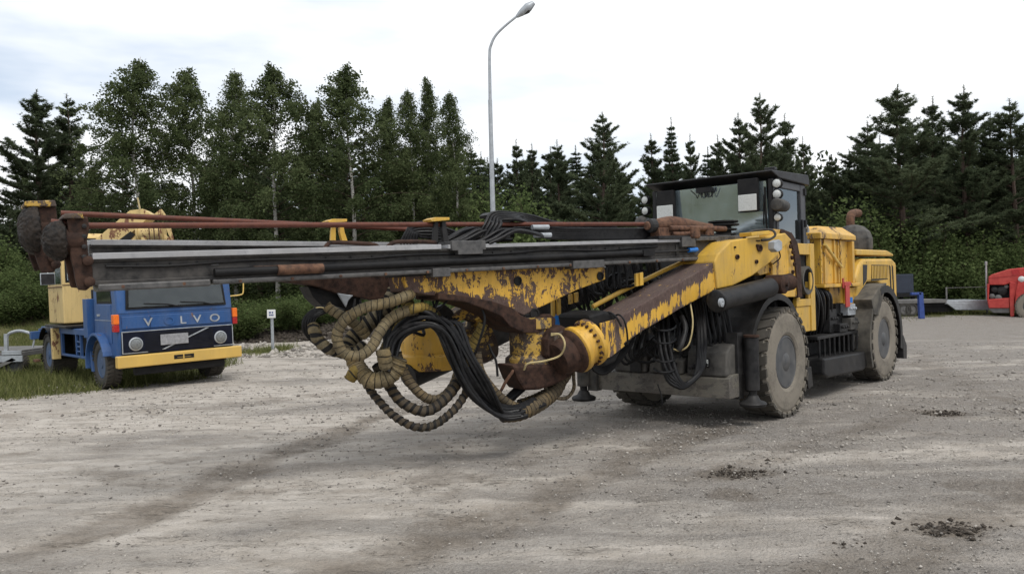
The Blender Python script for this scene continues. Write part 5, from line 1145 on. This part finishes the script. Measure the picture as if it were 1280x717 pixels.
# ================================================================== CRANE TRUCK
TO = Vector((-7.23, 14.60, 0)); al = math.radians(43); TW = Vector((math.cos(al), math.sin(al), 0)); TT = Vector((-TW.y, TW.x, 0)); TZ = (ZZ + TW*-.02).normalized(); TW = (TW+ZZ*.02).normalized()
tz0 = hz(-7.5, 16.2)
TO.z = tz0
tr_ = root('crane_truck', TO, 'blue flat nosed crane truck with cream crane cab and yellow bumper, standing in grass', 'truck')
def TL(w_, t_, z_): return TO + TW*w_ + TT*t_ + TZ*z_
def tbox(mb, w0, w1, t0, t1, z0, z1, m=0, taper=None): return mb.box(TL((w0+w1)/2, (t0+t1)/2, (z0+z1)/2), (TW, TT, TZ), (abs(w1-w0)/2, abs(t1-t0)/2, abs(z1-z0)/2), m, taper)
def tp(mb, name, m, parent=None, bevel=.008, smooth=False, label=None): return mb.build(name, [M[x] for x in m] if isinstance(m, (list, tuple)) else M[m], parent or tr_, bevel, smooth, label)
def tprism(mb, tz, w0, w1, m=0): return mb.prism([TL(w0, t, z) for t, z in tz], TW*(w1-w0), m)
W0, W1 = .06, 2.24
b = MB(); tprism(b, [(.10,.58),(.04,.95),(.05,1.45),(.17,2.30),(.26,2.42),(1.45,2.45),(1.52,2.35),(1.52,1.0),(1.35,.62)], W0, W1); tcab = tp(b, 'cab', 'blue', bevel=.06)
b = MB(); b.prism([TL(.20,.043,1.50), TL(2.10,.043,1.50), TL(2.06,.118,2.08), TL(.24,.118,2.08)], TT*-.012); tp(b, 'windscreen_seal', 'black', tcab, bevel=.004)
b = MB(); b.prism([TL(.25,.028,1.54), TL(2.05,.028,1.54), TL(2.01,.098,2.04), TL(.29,.098,2.04)], TT*-.006); tp(b, 'windscreen', 'glasst', tcab, bevel=0)
b = MB()
for w_ in (.95, 1.62): b.tube([TL(w_+.28,-.0,1.50), TL(w_,.0,1.57), TL(w_-.42,.01,1.60)], .010, 6, smooth=1)
tp(b, 'wiper', 'black', tcab, bevel=0)
b = MB(); tbox(b, .12, 2.18, .015, .05, 1.14, 1.38); tp(b, 'letter_panel', 'blue', tcab, bevel=.012)
b = MB(); tbox(b, .10, 2.20, .0, .06, .68, 1.09); gr = tp(b, 'grille_panel', 'navy', tcab, bevel=.012, label='dark navy grille panel with a diagonal bar')
b = MB(); 
for w0, w1, z0, z1 in ((.10,2.20,1.085,1.10),(.10,.115,.70,1.09),(2.185,2.20,.70,1.09),(.10,.55,.69,.703),(1.8,2.2,.69,.703)): tbox(b, w0, w1, -.006, .004, z0, z1)
tp(b, 'trim', 'galv', gr, bevel=0)
b = MB(); b.prism([TL(.80,-.008,.72), TL(.86,-.008,.72), TL(1.72,-.008,1.07), TL(1.66,-.008,1.07)], TT*-.012); tp(b, 'diagonal_bar', 'galv', gr, bevel=.002)
b = MB()
for k in range(12): tbox(b, .50, 1.80, -.004, .002, .725+k*.028, .735+k*.028)
tp(b, 'grille_slats', 'black', gr, bevel=0)
b = MB(); tbox(b, .30, 2.0, -.02, .10, .28, .43); tp(b, 'lower_apron', 'black', bevel=.02)
b = MB(); tbox(b, .06, 2.24, .012, .016, 1.425, 1.432); tbox(b, .62, .626, .008, .014, 1.15, 1.37); tp(b, 'panel_seam', 'black', tcab, bevel=0)
b = MB(); tbox(b, .78, 1.30, -.030, -.015, .80, 1.00); tp(b, 'number_plate', 'plate', gr, bevel=.004, label='pale blank number plate')
for w_ in (.34, 1.94):
    b = MB(); b.lathe(TL(w_,-.005,.86), -TT, [(.125,-.02),(.125,.012),(.108,.02),(.105,.012),(.0,.03)], 26); hl = tp(b, 'headlight', 'galv', gr, bevel=0, smooth=True)
    b = MB(); b.lathe(TL(w_,-.018,.86), -TT, [(.100,0),(.09,.018),(.05,.03),(0,.034)], 24); b.build('lens', M['headl'], hl, 0, True)
def letter(ch, w_, z_, s_, m):
    cu = bpy.data.curves.new('letter', 'FONT'); cu.body = ch; cu.size = s_; cu.extrude = .006; cu.offset = .002; ob = bpy.data.objects.new('tmp', cu); C.objects.link(ob)
    me = bpy.data.meshes.new_from_object(ob); C.objects.unlink(ob); bpy.data.objects.remove(ob)
    mt = Matrix.Identity(4); c0 = TL(w_, .008, z_)-org(tcab); rot = Matrix((TW, TZ, -TT)).transposed().to_4x4(); me.transform(Matrix.Translation(c0) @ rot @ Matrix.Diagonal((1.25, 1, 1, 1)))
    me.materials.clear(); me.materials.append(M[m]); o = bpy.data.objects.new('letter', me); C.objects.link(o); o.parent = tcab
for ch, w_, m_ in (('V',.50,'galv'),('O',.86,'blue'),('L',1.16,'galv'),('V',1.42,'galv'),('O',1.74,'galv')): letter(ch, w_, 1.18, .21, m_)
b = MB(); tbox(b, -.02, 2.32, -.12, .04, .44, .66); bp = tp(b, 'bumper', 'bumper', bevel=.018, label='yellow steel bumper')
b = MB(); tbox(b, .98, 1.36, -.124, -.11, .52, .60); tp(b, 'bumper_slot', 'black', bp, bevel=.004); b = MB(); tbox(b, 1.15, 1.17, -.13, -.12, .51, .61); tbox(b, 1.04, 1.30, -.128, -.122, .55, .555); tp(b, 'slot_bar', 'bumper', bp, bevel=0)
for w_, t_ in ((W0-.03, .10), (W1+.03, .10)):
    b = MB(); tbox(b, w_-.05, w_+.05, .02, .16, 1.24, 1.42); o = tp(b, 'indicator', 'orange', tcab, bevel=.01); b = MB(); tbox(b, w_-.048, w_+.048, .025, .155, 1.10, 1.235); tp(b, 'lower_lens', 'redl', o, bevel=.01)
# side (passenger) door, near side w=0
b = MB(); tbox(b, W0-.012, W0, .40, 1.30, .88, 1.60); tp(b, 'door', 'blue', tcab, bevel=.01)
b = MB(); b.prism([TL(W0-.008,.38,1.66), TL(W0-.008,1.22,1.66), TL(W0-.008,1.22,2.22), TL(W0-.008,.50,2.22)], TW*.006); tp(b, 'door_window', 'glassd', tcab, bevel=0)
b = MB(); b.prism([TL(W0-.002,.34,1.62), TL(W0-.002,1.27,1.62), TL(W0-.002,1.27,2.26), TL(W0-.002,.46,2.26)], TW*.006); tp(b, 'door_seal', 'black', tcab, bevel=0)
b = MB(); tbox(b, W0-.03, W0-.012, 1.05, 1.2, 1.38, 1.42); tbox(b, W0-.016, W0-.012, .2, 1.4, 1.30, 1.31); tp(b, 'door_handle', 'galv', tcab, bevel=.002)
# wheel arches
def tarc(tc, zc, R, w0, w1, a0, a1, th=.03, m='blue', name='wheel_arch'):
    b = MB(); k = 20; vs = []
    for i in range(k+1):
        an = a0+(a1-a0)*i/k
        for r_, w_ in ((R, w0), (R+th, w0), (R+th, w1), (R, w1)): vs.append(TL(w_, tc-math.cos(an)*r_, zc+math.sin(an)*r_))
    fs = [(i*4+j, i*4+(j+1) % 4, (i+1)*4+(j+1) % 4, (i+1)*4+j) for i in range(k) for j in range(4)]+[(0,1,2,3), (k*4,k*4+1,k*4+2,k*4+3)]
    b.add(vs, fs); return tp(b, name, m, bevel=.006)
TC = 1.02
for w0, w1 in ((-.10,.35), (1.95,2.40)): tarc(TC, .46, .56, w0, w1, math.radians(18), math.radians(190), .05)
for w0, w1 in ((-.06,.50), (1.8,2.36)): tarc(4.9, .50, .58, w0, w1, math.radians(-10), math.radians(150), .02, 'black', 'mudguard')
M['trim_rim'] = mat_simple('faded_blue_rim', (.05,.10,.20), .7, 0, .3, 8, dust=.5, dustcol=(.14,.13,.12)); M['trubber'] = mat_tyre('truck_tyre', (.09,.085,.075), .6)
for w_, s_ in ((.0, -1), (2.26, 1)):
    wheel(tr_, TL(w_, TC, .47), TW*s_, .47, .26, .27, lugs=34, rimm='trim_rim', side='trubber'); wheel(tr_, TL(w_, 4.9, .47), TW*s_, .47, .50, .27, lugs=34, rimm='trim_rim', side='trubber')
# chassis and body
b = MB(); 
for w_ in (.75, 1.45): tbox(b, w_-.05, w_+.05, .1, 5.7, .55, .80)
tbox(b, .2, 2.1, .15, 1.4, .40, .62); tbox(b, .3, 2.0, TC-.07, TC+.07, .38, .50); tbox(b, .3, 2.0, 4.8, 5.0, .38, .55); tp(b, 'chassis', 'black')
b = MB(); tbox(b, .04, 2.26, 1.75, 5.6, .98, 1.10); tbox(b, .04, .10, 1.75, 3.9, .50, .55); tbox(b, .04, .10, 3.85, 3.95, .5, 1.0); tbox(b, .04,.10,2.75,2.80,.5,1.0); tbox(b,.04,.10,2.45,2.49,.5,1.0)
for z_ in (.62,.72,.82): tbox(b, .05,.09,2.49,2.75,z_,z_+.03)
tp(b, 'platform_frame', 'blue', label='blue side frame with small ladder')
b = MB(); tbox(b, .35, 2.0, 2.0, 4.2, .55, .97); tp(b, 'tool_box', 'black')
b = MB(); tbox(b, -.04, .55, 1.60, 1.86, .95, 1.72); tbox(b, .0, .5, 1.62, 1.84, .50, .95); tp(b, 'side_locker', 'blue', label='tall blue locker behind the cab')
b = MB(); b.prism([TL(-.03,1.40,.30), TL(-.03,1.50,.30), TL(-.03,1.75,1.0), TL(-.03,1.62,1.0)], TW*.35); tp(b, 'stay', 'blue')
b = MB(); tbox(b, -.10, .06, 4.02, 4.15, .42, 1.10); tp(b, 'outrigger_post', 'cream', label='cream outrigger post ahead of the rear wheel')
b = MB(); tbox(b, -.20, .02, 5.45, 5.62, .82, 1.0); tbox(b, .0, 2.2, 5.6, 5.68, .8, 1.05); tp(b, 'rear_beam', 'blue')
b = MB(); tbox(b, -.18, -.06, 5.3, 5.5, .30, .36); tp(b, 'foot_plate', 'rust2')
b = MB(); tbox(b, -.10, 1.3, 2.9, 4.6, 1.12, 1.17); b.lathe(TL(1.15,3.7,1.10), TZ, [(.6,0),(.6,.1),(.5,.12)], 28); tp(b, 'turntable', 'dark')
# exhaust / posts behind cab
b = MB(); b.tube([TL(.20,1.9,1.1), TL(.20,1.9,1.9)], .06, 12, smooth=1); b.tube([TL(.45,1.9,1.1), TL(.45,1.9,2.0)], .03, 8, smooth=1); tp(b, 'exhaust_stack', 'dark', bevel=0, smooth=True)
# crane cab
b = MB(); cw0, cw1, ct0, ct1 = -.02, 1.02, 3.35, 4.55
tprism(b, [(ct0,1.20),(ct0,3.05),(ct0+.1,3.13),(ct1,3.13),(ct1,1.20)], cw0, cw1); cc = tp(b, 'crane_cab', 'cream', bevel=.03, label='cream crane cab streaked with rust')
b = MB(); tbox(b, cw0-.012, cw0, ct0+.08, ct0+.52, 2.05, 2.95); tbox(b, cw0-.012, cw0, ct0+.62, ct1-.08, 2.05, 2.95); b2_ = tp(b, 'side_window', 'glassd', cc, bevel=.01)
b = MB(); tbox(b, cw0+.10, cw1-.08, ct0-.012, ct0, 2.12, 2.98); tp(b, 'front_window', 'glass', cc, bevel=.02)
b = MB(); tbox(b, cw0+.06, cw1-.04, ct0-.008, ct0-.002, 2.08, 3.02); tp(b, 'window_seal', 'black', cc, bevel=.02)
b = MB(); tbox(b, cw0-.02, cw0-.005, ct0+.02, ct1-.02, 1.98, 2.00); tbox(b, cw0, cw1, ct0-.012, ct0-.002, 2.02, 2.035); tp(b, 'seam', 'rust2', cc, bevel=0)
b = MB(); b.tube([TL(-.02,3.5,2.95), TL(-.26,3.45,2.9), TL(-.26,3.45,2.1)], .012, 6, smooth=1); b.tube([TL(-.02,3.5,2.6), TL(-.26,3.45,2.65)], .010, 6, smooth=1); b.tube([TL(-.26,3.45,2.9), TL(-.05,3.45,2.65)], .01, 6, smooth=1)
fr_ = tp(b, 'mirror_bracket', 'white', cc, bevel=0); b = MB(); tbox(b, -.41, -.13, 3.42, 3.45, 2.04, 2.29); tp(b, 'mirror', 'galv', fr_, bevel=.01); b = MB(); tbox(b, -.395, -.145, 3.410, 3.418, 2.055, 2.275); tp(b, 'mirror_glass', 'dark', fr_, bevel=0)
# crane jib and winch
FJ = Fr(P(150,290,17.0), TW*.9-TT*.6, (0,-1,0))
b = MB(); FJ.poly(b, [(104,312),(162,263),(178,261),(190,268),(150,304),(132,320)], 0, .55); jib = tp(b, 'crane_jib', 'cream', label='folded cream crane jib behind the cab')
b = MB(); FJ.poly(b, [(143,304),(163,289),(169,293),(155,308)], .02, .015); tp(b, 'recess', 'black', jib, bevel=0)
b = MB(); FJ.poly(b, [(160,304),(170,294),(177,296),(184,303),(184,306),(160,306)], .10, .08); tp(b, 'jib_plate', 'cream', jib, bevel=.006)
b = MB(); FJ.poly(b, [(173,288),(178,287),(183,300),(183,304),(177,300)], .14, .05); tp(b, 'jib_plate', 'cream', jib, bevel=.006)
b = MB(); FJ.poly(b, [(192,268),(201,261),(206,268),(207,272),(200,268),(192,270)], .1, .1); tp(b, 'jib_plate', 'cream', jib, bevel=.006)
b = MB(); FJ.poly(b, [(207,284),(213,285),(217,300),(216,305),(205,298),(205,293),(212,297)], .12, .06); tp(b, 'jib_plate', 'cream', jib, bevel=.006)
b = MB(); cdr = FJ.hit(189,291,.0); b.lathe(cdr, (FJ.u).normalized(), [(.22,-.26),(.22,-.23),(.17,-.22),(.17,.22),(.22,.23),(.22,.26)], 24); tp(b, 'winch_drum', 'cream', jib, bevel=0, smooth=True)
b = MB(); FJ.poly(b, [(160,302),(212,302),(212,330),(150,330)], -.1, .5); tp(b, 'crane_mast', 'cream', jib, bevel=.01)
b = MB(); b.tube([FJ.hit(172,247,.1), FJ.hit(175,262,.1)], .018, 6, smooth=1); tp(b, 'antenna', 'wire', jib, bevel=0)
b = MB()
for x_ in (186, 192, 198): b.tube([FJ.hit(x_,284,.26), FJ.hit(x_+2,306,.2)], .012, 6, smooth=1)
tp(b, 'winch_rope', 'rust2', jib, bevel=0)
# yellow mirror arm right
b = MB(); b.tube([TL(W1,.15,1.66), TL(W1+.22,.12,1.68), TL(W1+.27,.12,1.75), TL(W1+.28,.12,2.0)], .014, 8, smooth=3); tp(b, 'mirror_arm', 'yplas', tcab, bevel=0, smooth=True)

# ================================================================== STREET LAMP
lp = P(620, 420, 24.5); lx, ly = lp.x, 24.5
lb = root('street_lamp', (lx, ly, hz(lx, ly)), 'tall galvanised street lamp with a curved arm, standing behind the drill rig', 'street lamp')
def Lz(px, py): q = P(px, py, ly); return Vector((q.x, ly, q.z))
zt_ = Lz(613,125).z
b = MB(); b.tube([Vector((lx,ly,hz(lx,ly)-.1)), Vector((lx,ly,2.6)), Vector((lx,ly,zt_))], [.095,.085,.062], 14, smooth=1); b.build('pole', M['galv'], lb, 0, True)
b = MB(); p0 = Vector((lx,ly,zt_-.1)); b.tube([p0, Lz(612,70)*1, Lz(614,56), Lz(620,44), Lz(632,32), Lz(648,19)], [.05,.045,.042,.04,.038,.036], 12, smooth=5); b.build('lamp_arm', M['galv'], lb, 0, True)
b = MB(); h0, h1 = Lz(646,21), Lz(668,3); dh = (h1-h0).normalized(); b.tube([h0, h0.lerp(h1,.3), h0.lerp(h1,.65), h1-dh*.03], [.05,.11,.14,.07], 14, smooth=3); hdl = b.build('lamp_head', M['galv'], lb, 0, True)
b = MB(); b.tube([h0.lerp(h1,.32)-ZZ*.04, h0.lerp(h1,.6)-ZZ*.07, h1-dh*.08-ZZ*.03], [.07,.10,.05], 12, smooth=3); b.build('lamp_bowl', M['grey'], hdl, 0, True)

# ================================================================== SMALL WHITE SIGN
sp = ground_at(341, 437, .05); sg = root('sign_post', (sp.x, sp.y, hz(sp.x, sp.y)), 'small square white sign on a thin grey post right of the blue truck', 'sign')
zs = P(338, 397, sp.y).z; b = MB(); b.tube([Vector((sp.x,sp.y,0)), Vector((sp.x,sp.y,zs+.05))], .045, 10, smooth=1); b.build('post', M['galv'], sg, 0, True)
b = MB(); c_ = Vector((sp.x,sp.y-.06,zs+.12)); b.box(c_, (Vector((1,0,0)), ZZ, Vector((0,1,0))), (.125,.125,.012)); sb_ = b.build('sign_plate', M['white'], sg, .006)
b = MB()
for x_, z_, w_ in ((-.035,.04,.03),(.04,.04,.02),(-.045,-.035,.018),(.0,-.035,.018),(.05,-.035,.018)): b.box(c_+Vector((x_,-.014,z_)), (Vector((1,0,0)), ZZ, Vector((0,1,0))), (w_,.022,.002))
b.build('printing', M['bluep'], sb_, 0)

# ================================================================== SILVER TRAILER, LEFT EDGE
gq = ground_at(20, 468); gx0, gy0 = gq.x, gq.y; g0 = Vector((gx0, gy0, hz(gx0, gy0)))
tl = root('car_trailer', g0, 'low galvanised trailer cut by the left edge of the picture', 'trailer')
X, Y = Vector((1,0,0)), Vector((0,1,0))
def gbox(mb, x0,x1,y0,y1,z0,z1): return mb.box(g0+Vector(((x0+x1)/2,(y0+y1)/2,(z0+z1)/2)), (X,Y,ZZ), (abs(x1-x0)/2,abs(y1-y0)/2,abs(z1-z0)/2))
b = MB(); gbox(b,-3.2,.15,0,.08,.42,.52); gbox(b,-3.2,.15,1.8,1.88,.42,.52); gbox(b,.07,.15,.08,1.8,.42,.52); gbox(b,-3.2,.1,.1,1.78,.53,.56); b.prism([g0+Vector((-.9,-.05,.0)), g0+Vector((-.75,-.05,.0)), g0+Vector((.05,-.05,.34)), g0+Vector((-.05,-.05,.40))], Y*.05); b.build('trailer_frame', M['deck'], tl, .006)
b = MB(); gbox(b,-.35,.18,-.05,0,.30,.44); gbox(b,-.3,.15,-.04,0,.46,.56); b.build('tail_board', M['galv'], tl, .006)
b = MB(); gbox(b,-.28,-.20,.02,.08,.55,.95); b.build('upright', M['galv'], tl, .004)
for x_, y_ in ((-.45,.9),(.45,1.3)):
    b = MB(); b.tube([g0+Vector((x_-.35,y_,.78)), g0+Vector((x_-.25,y_,.92)), g0+Vector((x_,y_,.98)), g0+Vector((x_+.28,y_,.90)), g0+Vector((x_+.36,y_,.76))], .035, 8, smooth=4); b.tube([g0+Vector((x_-.35,y_,.78)), g0+Vector((x_-.35,y_,.5))], .03, 6, smooth=1); b.tube([g0+Vector((x_+.36,y_,.76)), g0+Vector((-.1 if x_ > 0 else x_+.3,y_,.5))], .02, 6, smooth=1); b.build('hoop', M['galv'], tl, 0, True)
for y_ in (.15, 1.72): wheel(tl, g0+Vector((-.1, y_-.12 if y_ < 1 else y_+.12, .28)), Y*(-1 if y_ < 1 else 1), .28, .2, .15, lugs=24, rimm='rim', side='trubber')

# ================================================================== RIGHT BACKGROUND
def at(px, py, d): return P(px, py, d)
# flatbed trailer
f0 = Vector((P(1120,390,32).x, 32, hz(16,32))); ft = root('flatbed_trailer', f0, 'long low empty flatbed trailer at the far yard edge, between drill rig and red machine', 'trailer')
xl, xr, xs = P(1105,385,32).x-f0.x, P(1246,385,32).x-f0.x, P(1182,385,32).x-f0.x
def fbx(mb, x0,x1,y0,y1,z0,z1): return mb.box(f0+Vector(((x0+x1)/2,(y0+y1)/2,(z0+z1)/2)), (X,Y,ZZ), (abs(x1-x0)/2,abs(y1-y0)/2,abs(z1-z0)/2))
b = MB(); fbx(b, xl, xs, -.1, 2.1, .50, .64); b.build('deck', M['deck'], ft, .01)
b = MB(); fbx(b, xs, xr-.15, 0, 2.0, .44, .56); b.prism([f0+Vector((xs,-.02,.5)), f0+Vector((xs+.4,-.02,.2)), f0+Vector((xr-.25,-.02,.16)), f0+Vector((xr-.1,-.02,.42))], Y*.12); b.prism([f0+Vector((xs,1.9,.5)), f0+Vector((xs+.4,1.9,.2)), f0+Vector((xr-.25,1.9,.16)), f0+Vector((xr-.1,1.9,.42))], Y*.12); fbx(b, xr-.3, xr+.1, .6,1.4,.25,.40); b.build('drawbar_frame', M['galv'], ft, .01)
b = MB(); fbx(b, xl, xs+.3, .1, 1.9, .36, .48); fbx(b, xs-2.6, xs+.4, .2, 1.8, .12, .36); b.build('underframe', M['black'], ft, .01)
b = MB(); fbx(b, xs-.02, xs+.03, -.1, -.06, .6, 1.12); fbx(b, xs, xr-.4, -.09, -.07, 1.08, 1.10); b.build('stake', M['deck'], ft, 0)
for px_ in (1129, 1138): c_ = Vector((P(px_,392,32).x, 31.85, f0.z+.26)); wheel(ft, c_, -Y, .26, .22, .16, lugs=24, rimm='deck', side='trubber')
# blue post
p0 = ground_at(1151, 402, .15); bp_ = root('steel_stand', (p0.x, 31, hz(p0.x, 31)), 'bent dark blue steel post standing before the flatbed trailer', 'steel post')
pa, pb, pc, pd = P(1140,367,31), P(1149,367,31), P(1152,371,31), P(1152,401,31); b = MB()
b.box(Vector(((pa.x+pb.x)/2,31,pa.z)), (X,Y,ZZ), ((pb.x-pa.x)/2+.05,.08,.05)); b.prism([Vector((pb.x-.05,30.92,pb.z+.06)), Vector((pb.x+.12,30.92,pb.z+.05)), Vector((pd.x+.10,30.92,hz(pd.x,31))), Vector((pd.x-.10,30.92,hz(pd.x,31)))], Y*.16); b.build('post', M['bluep'], bp_, .015)
# dark box beside the rig
q0, q1 = P(1112,343,33.5), P(1141,366,33.5); bx_ = root('covered_container', (q0.x, 33.5, hz(q0.x, 33.5)), 'dark blue grey box on a stand just right of the rig, behind the blue post', 'container')
b = MB(); b.box(Vector(((q0.x+q1.x)/2, 34, (q0.z+q1.z)/2)), (X,Y,ZZ), ((q1.x-q0.x)/2, .6, (q0.z-q1.z)/2)); b.build('box_body', M['tarp'], bx_, .03)
b = MB(); b.box(Vector(((q0.x+q1.x)/2, 34, q1.z-.08)), (X,Y,ZZ), ((q1.x-q0.x)/2+.1, .65, .08)); 
for x_ in (q0.x, q1.x): 
    for y_ in (33.5, 34.5): b.box(Vector((x_, y_, q1.z/2)), (X,Y,ZZ), (.06,.06,q1.z/2))
b.build('stand', M['black'], bx_, .01)
# marker stick
m0 = P(1233,352,32.5); ms_ = MB(); zb_ = hz(m0.x, 32.5); ms_.tube([Vector((m0.x,32.5,zb_)), Vector((m0.x,32.5,P(1233,328,32.5).z))], .035, 8, smooth=1); ms_.lathe(Vector((m0.x,32.5,P(1233,328,32.5).z)), ZZ, [(.05,-.1),(.05,.03),(0,.05)], 8); o = ms_.build('marker_stick', M['rail'], None, 0, True); tag(o, 'thin pale marker stick rising left of the red machine', 'marker pole')
# red machine
r0 = Vector((P(1236,395,31).x, 31, hz(18,31))); rm = root('red_loader', r0, 'red low mining machine with a sloping hood, cut by the right edge of the picture', 'machine')
FR = Fr(r0, Vector((.86,-.50,0)), (0,-1,0))
b = MB(); FR.poly(b, [(1236,346),(1240,343),(1262,336),(1282,334),(1330,334),(1330,352),(1262,354),(1256,356),(1236,356)], 0, 1.8); b.build('hood', M['red'], rm, .03); b = MB(); FR.poly(b, [(1264,337.5),(1274,336),(1275,342),(1265,343.5)], .012, .012); FR.poly(b, [(1236.5,347),(1280,343),(1280,343.6),(1236.5,347.6)], .012, .012); b.build('hood_grille', M['redl'], rm, 0)
b = MB(); FR.poly(b, [(1234,374),(1262,372),(1262,385),(1236,385)], 0, 1.8); FR.poly(b, [(1262,352),(1274,354),(1268,374),(1268,395),(1263,396),(1262,374)], .05, .25); FR.poly(b, [(1234,355),(1237,355),(1236,376),(1234,376)], .02, 1.6); FR.poly(b, [(1273,350),(1330,350),(1330,362),(1290,364),(1276,372),(1268,388),(1270,362)], .12, .5); b.build('frame', M['red'], rm, .03)
b = MB(); FR.poly(b, [(1236,383),(1262,383),(1262,391),(1242,391),(1236,387)], -.05, 1.6); b.build('belly_plate', M['deck'], rm, .03)
b = MB(); FR.poly(b, [(1237,356),(1330,352),(1330,385),(1237,376)], -.25, 1.2); b.build('engine_bay', M['black'], rm, .02)
for px_, py_, r_, l_ in ((1243,362,.12,.3),(1253,363,.17,.25),(1258,358,.08,.4),(1248,372,.12,.3),(1240,370,.1,.3),(1263,349,.1,.2)):
    b = MB(); c_ = FR.hit(px_, py_, -.12); b.lathe(c_, FR.w, [(r_*.6,-.2),(r_,-.15),(r_,.03),(r_*.7,.06),(0,.07)], 16); b.build('engine_part', M['dark' if px_ % 2 else 'deck'], rm, 0, True)
b = MB(); work = FR.hit(1277,349,.05); b.lathe(work, FR.w, [(.10,-.1),(.12,.05),(.09,.08),(0,.09)], 16); b.build('lamp', M['lampw'], rm, 0, True)
wheel(rm, FR.hit(1290,383,.18), FR.w, .55, .4, .28, lugs=24)
b = MB(); FR.poly(b, [(1296,335),(1306,318),(1325,318),(1330,335)], -.2, 1.2); b.build('cab', M['red'], rm, .03)
wheel(rm, FR.hit(1360,383,.18), FR.w, .55, .4, .28, lugs=24)
for o in list(C.objects):
    if 'H' in o.keys(): del o['H']
